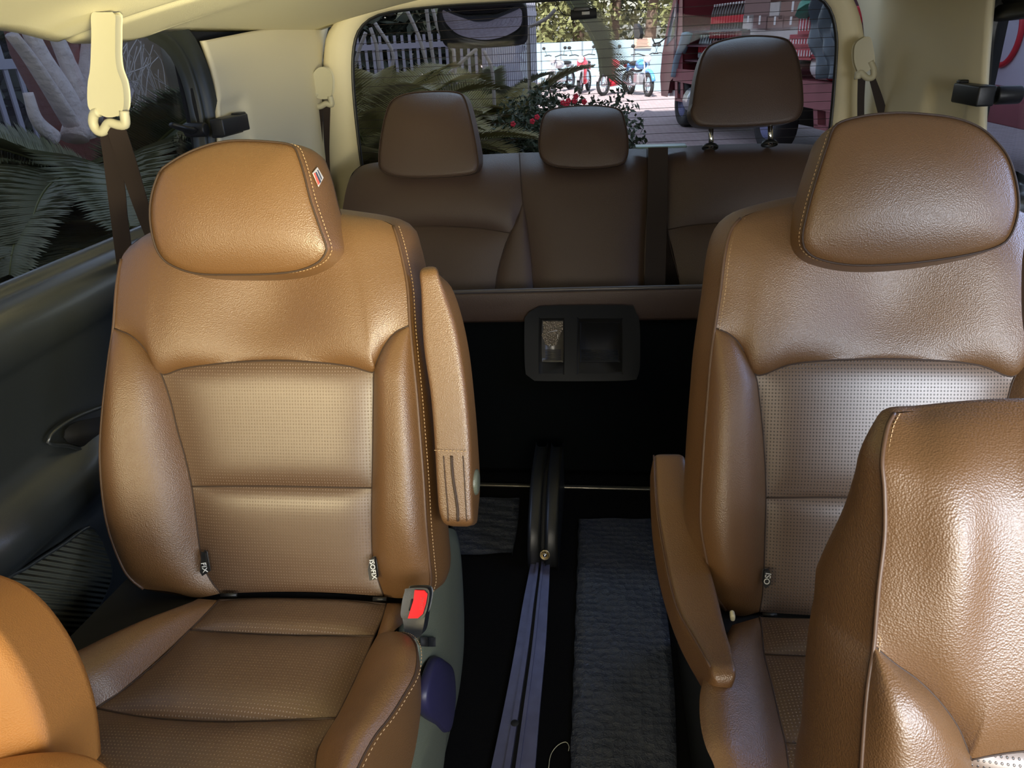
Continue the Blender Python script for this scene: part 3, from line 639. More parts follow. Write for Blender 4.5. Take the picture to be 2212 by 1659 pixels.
_lv = Frame(FX.o+V3((.021, 0, 0)), FX.u, FX.v, FX.n); domed(_lv, [(946, 1424), (962, 1428), (980, 1448), (985, 1500), (980, 1555), (970, 1580), (950, 1562), (928, 1542), (922, 1510), (928, 1470)], .012, .008, 'recline_lever', m_navy, seatL)
flat(FX, [(940, 1430), (946, 1424), (928, 1470), (921, 1512), (926, 1545), (952, 1568), (948, 1580), (918, 1548), (914, 1508), (922, 1466)], .004, .014, 'lever_slot', m_blackm, seatL, 0)
FX2 = Frame((.165, 0, 0), (0, 1, 0), (0, 0, 1), (-1, 0, 0))
flat(FX2, [(1478, 1330), (1500, 1400), (1530, 1460), (1530, 1560), (1540, 1700), (1530, 1800), (1465, 1800), (1462, 1600), (1460, 1480), (1462, 1400)], -.05, -.002, 'side_cover', m_black, seatR, .014)
# buckle
FB = Frame(on(897, 1305, 1, .715), unit(V3((1, .05, 0))), unit(V3((.04, .52, .85))), unit(V3((0, -.85, .52))))
def fbp(L): return np.array([FB.px(x, y, 0)[:2] for x, y in L])
bk_ = thing('seat_belt_buckle', FB.w(np.array([0, -.09, -.02])), 'black seat belt buckle with red PRESS button beside the left captain seat', 'seat belt buckle')
MB().prism(FB, cr(fbp([(880, 1273), (915, 1275), (922, 1283), (921, 1305), (916, 1328), (906, 1335), (880, 1333), (871, 1327), (872, 1300), (876, 1278)]), 50, True), -.022, 0).build('housing', m_black, bk_, bevel=.004)
MB().prism(FB, cr(fbp([(873, 1325), (912, 1328), (919, 1310), (917, 1350), (912, 1374), (898, 1381), (882, 1377), (874, 1350)]), 50, True), -.030, -.003).build('housing_body', m_black, bk_, bevel=.006)
bt_ = MB().prism(FB, fbp([(897, 1276), (914, 1278), (920, 1285), (918, 1305), (913, 1326), (905, 1333), (887, 1332), (892, 1312), (896, 1295)]), 0, .0035).build('release_button', m_red, bk_, bevel=.0012)
MB().prism(FB, fbp([(888, 1293), (892, 1293), (889, 1318), (884, 1318)]), -.002, .0012).build('slot', m_blackm, bk_)
def text(txt, size, loc, X, Y, m, parent, name='lettering', ext=.0004, align='CENTER'):
    cu = bpy.data.curves.new('t', 'FONT'); cu.body = txt; cu.size = size; cu.extrude = ext; cu.align_x = align; cu.align_y = 'CENTER'
    o = bpy.data.objects.new('t', cu); COL.objects.link(o)
    dg = bpy.context.evaluated_depsgraph_get(); me = bpy.data.meshes.new_from_object(o.evaluated_get(dg)); bpy.data.objects.remove(o)
    me.materials.clear(); me.materials.append(m); X = unit(X); Z = unit(np.cross(X, unit(Y))); Y = np.cross(Z, X)
    ob = bpy.data.objects.new(name, me); me.transform(Matrix(((X[0], Y[0], Z[0], loc[0]), (X[1], Y[1], Z[1], loc[1]), (X[2], Y[2], Z[2], loc[2]), (0, 0, 0, 1))))
    link(ob, parent); return ob
pp = FB.px(912, 1304, 0)
text('PRESS', .0062, FB.w(np.array([pp[0], pp[1], .0038])), -FB.v, FB.u, mat('dark_red_print', (.45, .01, .015), .5), bt_)
flat(FX, [(902, 1376), (920, 1376), (920, 1396), (902, 1396)], .004, .014, 'belt_slot', m_blackm, seatL, 0, sharp=True)
# child-seat anchor tags
def iso_tag(Fr, L, txt, cx_, cy_, tilt, parent, h=.012, size=.0105, sub=''):
    Pp = np.array([Fr.px(x, y, h)[:2] for x, y in L]); o = MB().prism(Fr, Pp, h-.008, h).build('anchor_tag', m_black, parent, bevel=.0008)
    c = Fr.px(cx_, cy_, h+.0006); a = math.radians(tilt); X = Fr.u*math.cos(a)+Fr.v*math.sin(a); Y = -Fr.u*math.sin(a)+Fr.v*math.cos(a)
    text(txt, size, Fr.w(c), X, Y, m_white, o); return o
iso_tag(FSL, [(436, 1193), (441, 1196), (448, 1236), (437, 1243), (433, 1236)], 'FIX', 441, 1226, -80, seatL)
iso_tag(FSL, [(800, 1209), (808, 1206), (813, 1250), (799, 1253), (796, 1230)], 'ISOFIX', 805.5, 1230, -82, seatL, size=.0095)
iso_tag(FSR, [(1652, 1234), (1662, 1234), (1664, 1262), (1654, 1270), (1650, 1260)], 'ISO', 1657, 1250, -100, seatR, size=.0105)
for Fr_, L, par in ((FSL, [(478, 1285), (512, 1285)], seatL), (FSL, [(806, 1294), (835, 1294)], seatL), (FSR, [(1648, 1328), (1678, 1328)], seatR)):
    a, b = Fr_.px(*L[0], .004), Fr_.px(*L[1], .004); MB().cyl(Fr_.w(a), Fr_.w(b), .0028).build('anchor_bar', m_black, par)

# ---- foreground seat right
FF = lean_frame((.45, .36, .45), 20)
seatF = thing('captain_seat', (.45, .30, 0), 'nearest tan leather seat at the right edge, only backrest corner in view', 'seat', 'leather captain seats')
ftl = [(1931, 893, -.03), (1916, 924, -.02), (1905, 992, -.005), (1910, 1060, 0), (1910, 1159, .002), (1897, 1273, .004), (1887, 1395, .005)]
f_ol = FF.pts(ftl)
f_top = FF.pts([(1931, 893, -.03), (1985, 888, -.035), (2045, 880, -.035), (2121, 872, -.035), (2212, 868, -.035), (2400, 870, -.035), (2600, 900, -.035)])
f_seam = FF.pts([(1887, 1395, .005), (1931, 1432, .004), (1984, 1470, .003), (2030, 1516, .002), (2068, 1569, 0), (2090, 1620, 0), (2097, 1640, 0)])
f_in = FF.pts([(2097, 1640, 0), (2150, 1630, 0), (2212, 1622, 0), (2350, 1612, 0), (2600, 1605, 0)])
f_r = FF.pts([(2600, 900, -.035), (2620, 1100, 0), (2610, 1350, 0), (2600, 1605, 0)])
patch('upper_panel', FF, coons(f_top, np.vstack([f_seam, f_in[1:]]), f_ol, f_r, 90, 80, .016, 5, lambda u, v, s, t: .012*np.exp(-((s-.2)/.12)**2)*np.exp(-((t-.5)/.3)**2)), m_leather, seatF)
f_bl = FF.pts([(1887, 1395, .005), (1880, 1440, .01), (1872, 1500, .015), (1864, 1600, .018), (1858, 1700, .02), (1852, 1850, .02)])
f_br = np.vstack([f_seam, FF.pts([(2110, 1740, -.004), (2115, 1850, -.006)])])
patch('side_bolster', FF, coons(np.vstack([f_bl[:1], f_bl[:1]+eps]), two(f_bl[-1], f_br[-1]), f_bl, f_br, 30, 70, .03, 3), m_leather, seatF)
patch('perforated_insert', FF, coons(f_in, FF.pts([(2115, 1850, -.006), (2300, 1850, -.006), (2600, 1850, -.006)]), f_br[-3:], FF.pts([(2600, 1605, 0), (2600, 1720, 0), (2600, 1850, -.006)]), 50, 30, .008, 5), m_perf_dark, seatF)
lp = np.vstack([f_ol[::-1][:-1], f_top, f_r[1:], FF.pts([(2600, 1850, 0), (2300, 1870, 0), (2050, 1870, 0)]), f_bl[::-1][:-1]])
lpc = cr(lp, 200, True); vy = np.clip((lpc[:, 1].max()-lpc[:, 1])/.16, 0, 1); rows = band(lpc, .115, .002+.020*vy, 10, .08+.92*vy); loft_rows('back_shell', FF, rows[::-1], m_leather, seatF)
pipe = cr(np.vstack([f_ol, f_bl[1:]]), 90); seam(FF, [pipe], seatF, .0018, m_piping, 'piping'); seam(FF, [cr(f_seam, 40), cr(f_in, 20)], seatF, .0009, m_seam, 'seam')
p2 = pipe.copy(); p2[:, 0] += .004; stitches(FF, [p2], seatF, pitch=.0045, ln=.0028, r=.0005, off=(0, 0, .001))
headrest('headrest', FF, FF.pts([(2385, 600), (2400, 480), (2460, 400), (2660, 370), (2860, 400), (2920, 500), (2930, 650), (2880, 790), (2660, 815), (2450, 800), (2395, 740)], .06), .09, .02, .004, m_leather, seatF)
for x_ in (2560, 2760): MB().cyl(FF.w(FF.px(x_, 760, .03)), FF.w(FF.px(x_, 930, -.05)), .006).build('headrest_post', m_chrome, seatF)
MB().box((.47, .28, .24), (.34, .34, .48)).build('pedestal', m_blackm, seatF, bevel=.03)
# ---- foreground seat left corner
FG = lean_frame((-.62, .40, .45), 24)
seatG = thing('captain_seat', (-.62, .34, 0), 'blurred warm-lit leather seat corner at the bottom left edge', 'seat', 'leather captain seats')
g = FG.pts([(-280, 1250, 0), (-190, 1270, 0), (-90, 1305, 0), (-30, 1350, 0), (20, 1415, 0), (55, 1480, 0), (80, 1545, 0), (96, 1610, 0), (104, 1680, 0), (106, 1740, 0), (100, 1850, 0), (0, 1880, 0), (-150, 1880, 0), (-330, 1800, 0), (-380, 1600, 0), (-360, 1350, 0)], -.075); g[:, 2] = -.005
headrest('backrest', FG, g, .07, .02, .0, m_leather_lit, seatG, piping=False)
aa = FG.pts([(-190, 1750, .06), (-110, 1706, .06), (-40, 1690, .06), (20, 1684, .06), (80, 1686, .06), (130, 1700, .06), (165, 1730, .06), (175, 1780, .06), (130, 1850, .06), (-70, 1900, .06), (-190, 1850, .06)])
ga = headrest('armrest', FG, aa, .045, .010, .002, m_leather_lit, seatG, piping=False)[0]
MB().box((-.64, .34, .22), (.30, .30, .44)).build('pedestal', m_blackm, seatG, bevel=.03)
# ==REAR==
FRb = lean_frame((0, 1.97, .56), 24)
bench = thing('rear_bench_seat', (-.05, 1.95, 0), 'dark brown three-place rear bench under the back window, its cushion tipped up', 'bench seat')
def R_(L, h=0.0): return FRb.pts(L, h)
yb = 700
tL = R_([(768, 366, -.04), (800, 353, -.04), (900, 342, -.04), (1040, 334, -.04), (1122, 330, -.04)])
lL = R_([(768, 366, -.04), (752, 395, -.012), (742, 440, 0), (736, 500, 0), (736, 600, 0), (740, yb, 0)])
rL = R_([(1122, 330, -.04), (1125, 380, -.006), (1130, 440, 0)])
# left section: upper pad, lower pad, inner bolster
sH = [(738, 505), (800, 497), (872, 492), (950, 490), (1040, 494), (1102, 503)]
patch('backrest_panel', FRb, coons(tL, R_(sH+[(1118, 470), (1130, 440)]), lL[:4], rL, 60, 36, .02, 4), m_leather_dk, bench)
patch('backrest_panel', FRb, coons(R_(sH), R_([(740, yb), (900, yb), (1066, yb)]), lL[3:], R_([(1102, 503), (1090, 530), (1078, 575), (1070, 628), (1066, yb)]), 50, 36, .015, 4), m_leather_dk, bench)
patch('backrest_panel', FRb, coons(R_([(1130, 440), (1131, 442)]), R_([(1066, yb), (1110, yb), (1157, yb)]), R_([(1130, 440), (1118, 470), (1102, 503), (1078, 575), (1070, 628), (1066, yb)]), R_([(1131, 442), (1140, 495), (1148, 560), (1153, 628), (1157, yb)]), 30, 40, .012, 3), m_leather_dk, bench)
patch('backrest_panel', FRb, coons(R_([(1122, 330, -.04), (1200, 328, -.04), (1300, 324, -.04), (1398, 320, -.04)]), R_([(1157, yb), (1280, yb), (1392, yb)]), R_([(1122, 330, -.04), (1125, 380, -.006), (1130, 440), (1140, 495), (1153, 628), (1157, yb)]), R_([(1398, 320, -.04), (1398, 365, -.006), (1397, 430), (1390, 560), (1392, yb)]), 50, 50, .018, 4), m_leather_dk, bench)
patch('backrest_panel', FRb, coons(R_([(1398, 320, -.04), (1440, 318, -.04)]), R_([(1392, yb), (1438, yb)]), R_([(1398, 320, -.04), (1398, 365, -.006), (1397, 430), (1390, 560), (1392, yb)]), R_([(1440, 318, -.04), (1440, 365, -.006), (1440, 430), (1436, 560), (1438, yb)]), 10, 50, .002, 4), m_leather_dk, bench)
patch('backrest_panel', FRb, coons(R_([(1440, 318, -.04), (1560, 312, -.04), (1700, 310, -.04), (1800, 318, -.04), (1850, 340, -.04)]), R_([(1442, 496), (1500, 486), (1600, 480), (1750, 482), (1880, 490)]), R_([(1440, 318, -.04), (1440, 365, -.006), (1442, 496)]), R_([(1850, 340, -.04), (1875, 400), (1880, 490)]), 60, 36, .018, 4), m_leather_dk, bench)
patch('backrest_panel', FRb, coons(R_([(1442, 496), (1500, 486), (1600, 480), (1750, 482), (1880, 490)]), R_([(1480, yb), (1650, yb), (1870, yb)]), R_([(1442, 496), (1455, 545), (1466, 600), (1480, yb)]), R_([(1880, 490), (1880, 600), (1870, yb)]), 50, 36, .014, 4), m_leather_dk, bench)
seam(FRb, [cr(R_(x), 40) for x in (sH, [(1122, 330, -.04), (1125, 380, -.006), (1130, 440), (1140, 495), (1148, 560), (1153, 628)], [(1130, 440), (1118, 470), (1102, 503), (1078, 575), (1070, 628)], [(1398, 320, -.04), (1398, 365, -.006), (1397, 430), (1390, 560), (1392, 640)], [(1440, 318, -.04), (1440, 365, -.006), (1442, 496), (1466, 600)], [(1442, 496), (1500, 486), (1600, 480), (1750, 482)])], bench, .0016, m_seam, 'seam')
lp = np.vstack([lL[::-1][:-1], tL, R_([(1398, 320, -.04), (1560, 312, -.04), (1700, 310, -.04), (1800, 318, -.04), (1850, 340, -.04), (1875, 400, 0), (1880, 490, 0), (1870, yb, 0), (1300, yb, 0)])])
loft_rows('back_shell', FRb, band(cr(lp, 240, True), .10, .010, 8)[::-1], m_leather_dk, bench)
def rear_hr(L, lift, posts, dep=.085, col=m_leather_dk):
    Lc = FRb.pts(L, lift); vv_ = (Lc[:, 1]-Lc[:, 1].min())/np.ptp(Lc[:, 1]); Lc = FRb.pts([(a_[0], a_[1], lift-.035*v_**2.5) for a_, v_ in zip(L, vv_)]); o, LL_ = headrest('headrest', FRb, Lc, dep, .018, .002, col, bench, shift=(0, .022))
    c = Lc.mean(0)
    for dx in posts:
        a = np.array([c[0]+dx, Lc[:, 1].min()+.02, lift-.04]); b = a.copy(); b[1] = tL[3][1]-.01
        MB().cyl(FRb.w(a), FRb.w(b), .0055).build('post', m_chrome, o)
    return o
rear_hr([(822, 300), (832, 250), (846, 218), (880, 202), (940, 197), (985, 199), (1004, 212), (1020, 270), (1032, 335), (1032, 362), (1015, 376), (940, 383), (860, 382), (824, 368), (818, 345)], .05, (-.045, .045))
rear_hr([(1165, 290), (1172, 255), (1190, 237), (1240, 229), (1300, 229), (1338, 237), (1350, 262), (1357, 305), (1354, 340), (1335, 357), (1270, 364), (1200, 360), (1172, 345), (1164, 320)], .05, (-.045, .045))
o3 = rear_hr([(1496, 225), (1505, 165), (1520, 115), (1545, 92), (1610, 78), (1680, 80), (1710, 95), (1727, 140), (1734, 200), (1732, 240), (1712, 262), (1650, 270), (1580, 274), (1515, 272), (1496, 258), (1492, 240)], .05, ())
for x, y0, y1 in ((1536, 268, 316), (1664, 262, 309)):
    a, b = FRb.px(x, y0-8, .0), FRb.px(x, y1+4, .0); MB().cyl(FRb.w(a), FRb.w(b), .0066).build('post', m_chrome, o3)
    e = FRb.w(FRb.px(x-2, y1, .0)); MB().lathe(e-FRb.v*.006, FRb.v, [(.021, 0), (.022, .004), (.018, .010), (.010, .012), (0, .012)]).build('post_collar', m_black, bench)
# tipped-up cushion: black back, brown welt, latch console
MB().box((-.08, 1.85, .28), (1.34, .05, .53)).build('cushion_back', m_backcarpet, bench, bevel=.015)
Fp = Frame((0, 1.815, 0), (1, 0, 0), (0, 0, 1), (0, -1, 0))
tpL = [(760, 640), (900, 637), (1000, 634), (1250, 628), (1520, 622), (1740, 616)]; bl_ = [(760, 702), (900, 700), (1000, 697), (1250, 694), (1520, 690), (1740, 686)]
patch('welt', Fp, coons(Fp.pts(tpL, .012), Fp.pts(bl_, .012), Fp.pts([tpL[0], bl_[0]], .012), Fp.pts([tpL[-1], bl_[-1]], .012), 60, 12, .004, 3), m_leather_dk, bench, solid=-.01)
m_bluepipe = mat('glossy_piping', (.07, .06, .06), .3); MB().tube(Fp.w(cr(Fp.pts([(x, y-3) for x, y in tpL], .008), 60)), .006, 8).build('piping', m_bluepipe, bench)
Fc = Frame((0, 1.80, 0), (1, 0, 0), (0, 0, 1), (0, -1, 0))
def fr_ring(Fr, out_, in_, h_out, h_in, name, m, parent):
    A, B_ = ring_match(cr(Fr.pts(in_), 80, True), cr(Fr.pts(out_), 80, True)); rows = []
    return A, B_
con = MB().prism(Fc, cr(Fc.pts([(1160, 668), (1180, 662), (1345, 660), (1362, 668), (1373, 690), (1374, 785), (1368, 800), (1350, 808), (1170, 809), (1152, 804), (1143, 790), (1142, 690), (1148, 675)])[:, :2], 60, True), -.02, .022).build('latch_console', m_black, bench, bevel=.014)
def recessed(x0, y0, x1, y1, nm, m, h=.0228):
    Pp = cr(Fc.pts([(x0+5, y0), (x1-5, y0), (x1, y0+5), (x1, y1-5), (x1-5, y1), (x0+5, y1), (x0, y1-5), (x0, y0+5)], .022)[:, :2], 40, True)
    return MB().prism(Fc, Pp, h-.006, h).build(nm, m, con)
recessed(1164, 688, 1219, 806, 'handle_recess', m_blackm); recessed(1247, 688, 1344, 806, 'handle_recess', m_blackm)
hd = recessed(1171, 692, 1217, 780, 'release_handle', mat('worn_grey_handle', (.085, .078, .066), .28, noise=.4, nscale=60), .027)
hd2 = recessed(1253, 696, 1338, 780, 'release_handle', m_blackm, .026)
for xa_, xb_, h_, pa_ in ((1178, 1212, .0275, hd), (1256, 1335, .0265, hd2)):
    mb = MB()
    for k in range(8): mb.cyl(Fc.w(Fc.px(xa_, 756+k*3, h_)), Fc.w(Fc.px(xb_, 756+k*3, h_)), .0008, n=6)
    mb.build('grip_ribs', m_black, pa_)
_pf = Fc.pts([(1172, 694), (1216, 694), (1216, 712), (1210, 722), (1206, 734), (1202, 746), (1186, 748), (1178, 744), (1174, 732), (1170, 724), (1174, 712)], .0275)
pf = MB().prism(Fc, _pf[:, :2], .0268, .0276).build('peeled_film', mat('foil_remains', (.20, .17, .13), .25, .5, bump=1, bscale=250, dist=.003), hd, smooth=False)
for L in ([(1182, 718), (1204, 714)], [(1205, 722), (1204, 732)], [(1186, 748), (1189, 744)]):
    MB().tube(Fc.w(Fc.pts(L, .0280)), .0005, 5).build('film_edge', m_white, hd)
# middle belt running down the bench gap, with a slotted guide on top
blt = thing('seat_belt', FRb.w(FRb.px(1420, 330, .02)), 'black middle belt running down the rear bench from a pale slotted guide', 'seat belt')
def ribbon(P, wd, th, name, m, parent):
    """P: Nx3 centre line, wd: Nx3 half width vectors"""
    P, wd = np.asarray(P, float), np.asarray(wd, float); T = np.gradient(P, axis=0); Nn = np.cross(T, wd); Nn /= np.linalg.norm(Nn, axis=1)[:, None]+1e-9
    n = len(P); vs = np.vstack([P-wd+Nn*th, P+wd+Nn*th, P+wd-Nn*th, P-wd-Nn*th])
    fs = []
    for i in range(n-1):
        for a, b in ((0, 1), (1, 2), (2, 3), (3, 0)): fs.append((a*n+i, b*n+i, b*n+i+1, a*n+i+1))
    fs += [(0, n, 2*n, 3*n), (n-1, 2*n-1, 3*n-1, 4*n-1)]
    return mesh(name, vs, fs, m, parent, smooth=False)
def rib_px(Fr, Lp, Rp, h, n=24):
    A, B_ = cr(Fr.w(Fr.pts(Lp, h)), n), cr(Fr.w(Fr.pts(Rp, h)), n); return (A+B_)/2, (B_-A)/2
c, wv = rib_px(FRb, [(1400, 319), (1399, 400), (1396, 500), (1392, 640)], [(1443, 318), (1442, 400), (1440, 500), (1436, 640)], .024)
ribbon(c, wv, .0008, 'webbing', m_belt, blt)
m_guide = mat('pale_teal_guide', (.16, .24, .24), .3)
Pg_ = FRb.px(1427, 318, .0); MB().box(FRb.w(Pg_)+np.array([0, .0, .003]), (.135, .05, .006)).build('belt_guide', m_guide, blt, bevel=.003)

# ---- floor details
def floorp(L, z=0.0): return np.array([on(x, y, 2, z) for x, y in L])
FZ = Frame((0, 0, 0), (1, 0, 0), (0, 1, 0), (0, 0, 1))
rail = thing('seat_rail', on(1110, 1640, 2, 0), 'worn steel seat rail running along the aisle floor', 'floor rail')
rl, rr = floorp([(1008, 1900), (1052, 1700), (1090, 1520), (1113, 1400), (1130, 1300), (1142, 1240), (1158, 1150)], .012), floorp([(1133, 1900), (1152, 1700), (1167, 1520), (1178, 1400), (1184, 1300), (1187, 1240), (1190, 1150)], .012)
A, B_ = cr(rl, 30), cr(rr, 30)
def strip(s0, s1, z0, z1, nm, m, par): 
    a, b = A*(1-s0)+B_*s0, A*(1-s1)+B_*s1; G = []
    for i in range(30): G.append([(*a[i][:2], z0), (*a[i][:2], z1), (*b[i][:2], z1), (*b[i][:2], z0)])
    return MB().grid(np.array(G)).build(nm, m, par, smooth=False)
strip(0, .44, .0, .012, 'rail_plate', m_steel, rail); strip(.56, 1, .0, .012, 'rail_plate', m_steel, rail); strip(.30, .44, .01, .017, 'rail_lip', m_steel, rail); strip(.56, .66, .01, .017, 'rail_lip', m_steel, rail); strip(.44, .56, 0, .002, 'rail_slot', m_blackm, rail)
q = on(1112, 1562, 2, .0172); MB().lathe(q, (0, 0, 1), [(0, .0008), (.007, .0008), (.0075, 0)]).build('lock_hole', m_blackm, rail)
br = thing('hinge_bracket', on(1178, 1228, 2, 0), 'black hinge cover with brass ringed bolt bolted over the floor rail', 'bracket')
FXb = Frame((-.125, 0, 0), (0, 1, 0), (0, 0, 1), (1, 0, 0))
y0 = on(1178, 1228, 2, 0)[1]
prof_b = [(y0, 0), (y0, .055), (y0+.03, .10), (y0+.10, .150), (y0+.16, .165), (y0+.30, .165), (y0+.34, 0)]
for dx0, dx1 in ((-.036, -.005), (.005, .036)):
    MB().prism(FXb, prof_b, dx0, dx1).build('cover_half', m_black, br, bevel=.008)
MB().prism(FXb, [(a+.004 if i < 3 else a, b*.97) for i, (a, b) in enumerate(prof_b)], -.006, .006).build('slot', m_blackm, br)
e = on(1177, 1198, 1, y0-.004); MB().lathe(e, (0, -1, .3), [(.0125, 0), (.0125, .004), (.009, .004), (.009, .001), (.0, .001)]).build('ring', mat('brass', (.45, .36, .2), .35, .9), br); MB().ball(e+V3((0, -.002, 0)), .006).build('bolt', m_chrome, br)
strp = thing('floor_trim_strip', on(1220, 1052, 2, 0), 'thin bright metal strip across the floor below the rear bench', 'trim strip')
a, b = on(860, 1042, 2, .004), on(1480, 1058, 2, .004); MB().box((a+b)/2, (np.linalg.norm(b-a), .014, .006), rotm(rz=math.atan2(b[1]-a[1], b[0]-a[0]))).build('strip', mat('dull_aluminium', (.35, .33, .28), .35, .9), strp, bevel=.002)
# quilted mat
m_mat = mat('embossed_mat', (.035, .040, .055), .33, spec=.6); t = m_mat.node_tree; p_ = t.nodes['Principled BSDF']  # base raised and blued to paint a cool sheen on the black mat
tc = N(t, 'ShaderNodeTexCoord'); vo = N(t, 'ShaderNodeTexVoronoi'); vo.inputs['Scale'].default_value = 55; vo.inputs['Randomness'].default_value = .45; no = N(t, 'ShaderNodeTexNoise'); no.inputs['Scale'].default_value = 160; no.inputs['Distortion'].default_value = 1.5
ad = N(t, 'ShaderNodeMath', operation='MULTIPLY_ADD'); ad.inputs[1].default_value = .7
t.links.new(tc.outputs['Object'], vo.inputs['Vector']); t.links.new(tc.outputs['Object'], no.inputs['Vector']); t.links.new(no.outputs['Fac'], ad.inputs[0]); t.links.new(vo.outputs['Distance'], ad.inputs[2])
bp = N(t, 'ShaderNodeBump'); bp.inputs['Strength'].default_value = .9; bp.inputs['Distance'].default_value = .004; t.links.new(ad.outputs[0], bp.inputs['Height']); t.links.new(bp.outputs[0], p_.inputs['Normal'])
def floormat(L, R, label, h=.008):
    A, B_ = cr(floorp(L, h), 40), cr(floorp(R, h), 40); A[:, 0] += .0012*np.sin(np.arange(40)*1.7); G = []
    for i in range(40): G.append([(A[i][0], A[i][1], 0)]+[tuple(A[i]*(1-s)+B_[i]*s+np.array([0, 0, .0015*math.sin(i*.9+s*9)])) for s in np.linspace(0, 1, 12)]+[(B_[i][0], B_[i][1], 0)])
    o = MB().grid(np.array(G)).build('floor_mat', m_mat); return tag(o, label, 'floor mat')
floormat([(1230, 1760), (1232, 1659), (1240, 1420), (1247, 1230), (1250, 1120)], [(1463, 1760), (1462, 1659), (1456, 1480), (1437, 1300), (1405, 1120)], 'long embossed black floor mat along the right side of the aisle')
floormat([(960, 1200), (975, 1130), (985, 1075)], [(1106, 1194), (1118, 1130), (1122, 1075)], 'small dark floor mat piece under the folded up armrest')
th = MB().tube(cr(floorp([(1185, 1659), (1190, 1630), (1205, 1610), (1222, 1603), (1229, 1612), (1228, 1622)], .004), 30), .0006, 5).build('loose_thread', m_cream_pl); tag(th, 'thin pale loose thread lying on the carpet beside the floor mat', 'thread')

# ---- seat belts at the pillars
def belt(label, at_, cover, loop_, webs, m=m_cream_pl, ybase=1.18, cd=.02):
    Fq = Frame((0, ybase, 0), (1, 0, 0), (0, 0, 1), (0, -1, 0)); r = thing('seat_belt', Fq.w(Fq.px(*at_)), label, 'seat belt', 'pillar seat belts')
    MB().prism(Fq, cr(Fq.pts(cover)[:, :2], 80, True), -cd*.6, cd*.35).build('anchor_cover', m, r, bevel=min(.007, cd*.5))
    if loop_ is not None: MB().tube(Fq.w(cr(Fq.pts(loop_, cd*.2), 40)), cd*.38, 10).build('guide_loop', m, r)
    for (Lp, Rp, h) in webs:
        c, wv = rib_px(Fq, Lp, Rp, h, 20); ribbon(c, wv, .0008, 'webbing', m_belt, r)
    return r
belt('cream belt anchor hanging at the left window with two black straps', (235, 250), [(206, 32), (220, 30), (240, 30), (252, 32), (252, 60), (252, 90), (252, 120), (256, 150), (266, 178), (270, 205), (269, 232), (260, 246), (238, 250), (222, 244), (202, 236), (197, 215), (198, 180), (203, 150), (205, 110), (206, 70)],
     [(268, 240), (270, 268), (256, 270), (236, 266), (222, 284), (208, 280), (201, 264), (204, 246), (214, 242)],
     [([(214, 280), (223, 340), (238, 460), (256, 600)], [(232, 282), (266, 380), (276, 470), (288, 560)], -.006), ([(228, 272), (258, 360), (290, 450), (318, 520)], [(268, 266), (292, 340), (318, 430), (345, 520)], .006)])
belt('small cream belt anchor beside the left edge of the rear window', (696, 190), [(684, 160), (696, 150), (710, 156), (715, 175), (713, 200), (706, 208), (690, 207), (682, 198), (681, 178)],
     [(713, 208), (716, 226), (704, 224), (692, 230), (681, 228), (678, 215), (684, 200)],
     [([(678, 230), (677, 290), (676, 330), (676, 420)], [(697, 228), (697, 290), (698, 350), (702, 420)], -.004), ([(697, 226), (700, 290), (704, 350), (708, 440)], [(714, 224), (712, 290), (712, 350), (718, 440)], .002)], ybase=2.30, cd=.022)
belt('shaded beige belt anchor on the right rear pillar', (1872, 130), [(1850, 100), (1862, 88), (1874, 86), (1880, 110), (1882, 135), (1872, 148), (1858, 152), (1849, 130)],
     [(1880, 132), (1887, 150), (1886, 166), (1872, 168), (1858, 156), (1852, 170), (1854, 156)],
     [([(1853, 168), (1852, 220), (1852, 320)], [(1870, 162), (1867, 220), (1867, 320)], .002), ([(1876, 166), (1890, 220), (1910, 300)], [(1888, 160), (1910, 220), (1930, 300)], -.004)], ybase=2.28, cd=.022)

# ---- dash camera on the glass, with lead
Fdc = Frame((0, 2.385, 0), (1, 0, 0), (0, 0, 1), (0, -1, 0))
dc = thing('rear_dash_camera', Fdc.w(Fdc.px(1260, 30)), 'small black cylindrical camera stuck to the rear glass with a thin lead', 'camera')
a, b = Fdc.w(Fdc.px(1233, 33, .015)), Fdc.w(Fdc.px(1289, 28, .015)); MB().cyl(a, b, .0135, n=24).build('body', m_blackm, dc, bevel=.002)
MB().box((a+b)/2+V3((-.006, 0, .013)), (.045, .018, .010)).build('mount', m_black, dc, bevel=.002)
MB().box((a+b)/2+V3((.006, -.0135, .002)), (.022, .002, .008)).build('label_plate', mat('grey_label', (.5, .5, .48), .5), dc)
MB().tube(cr(Fdc.w(Fdc.pts([(1190, -25), (1200, 0), (1208, 20), (1218, 32), (1234, 33)], .008)), 24), .0016, 6).build('lead', m_blackm, dc)
# ==OUTSIDE==
GZ = -.45
def gp(px, py): return on(px, py, 2, GZ)
m_ground = mat('paver_ground', (.50, .42, .40), .85, spec=.2); t = m_ground.node_tree; p_ = t.nodes['Principled BSDF']
tc = N(t, 'ShaderNodeTexCoord'); mp = N(t, 'ShaderNodeMapping'); mp.inputs['Rotation'].default_value = (0, 0, .785); bt2 = N(t, 'ShaderNodeTexBrick')
bt2.inputs['Scale'].default_value = 6; bt2.inputs['Color1'].default_value = (.42, .36, .37, 1); bt2.inputs['Color2'].default_value = (.36, .29, .30, 1); bt2.inputs['Mortar'].default_value = (.20, .17, .18, 1); bt2.inputs['Mortar Size'].default_value = .02
bt2.inputs['Brick Width'].default_value = .8; bt2.inputs['Row Height'].default_value = .4
t.links.new(tc.outputs['Object'], mp.inputs[0]); t.links.new(mp.outputs[0], bt2.inputs[0]); t.links.new(bt2.outputs[0], p_.inputs['Base Color'])
MB().box((0, 20, GZ-.05), (120, 110, .1)).build('ground', m_ground, smooth=False); struct(bpy.data.objects['ground'])
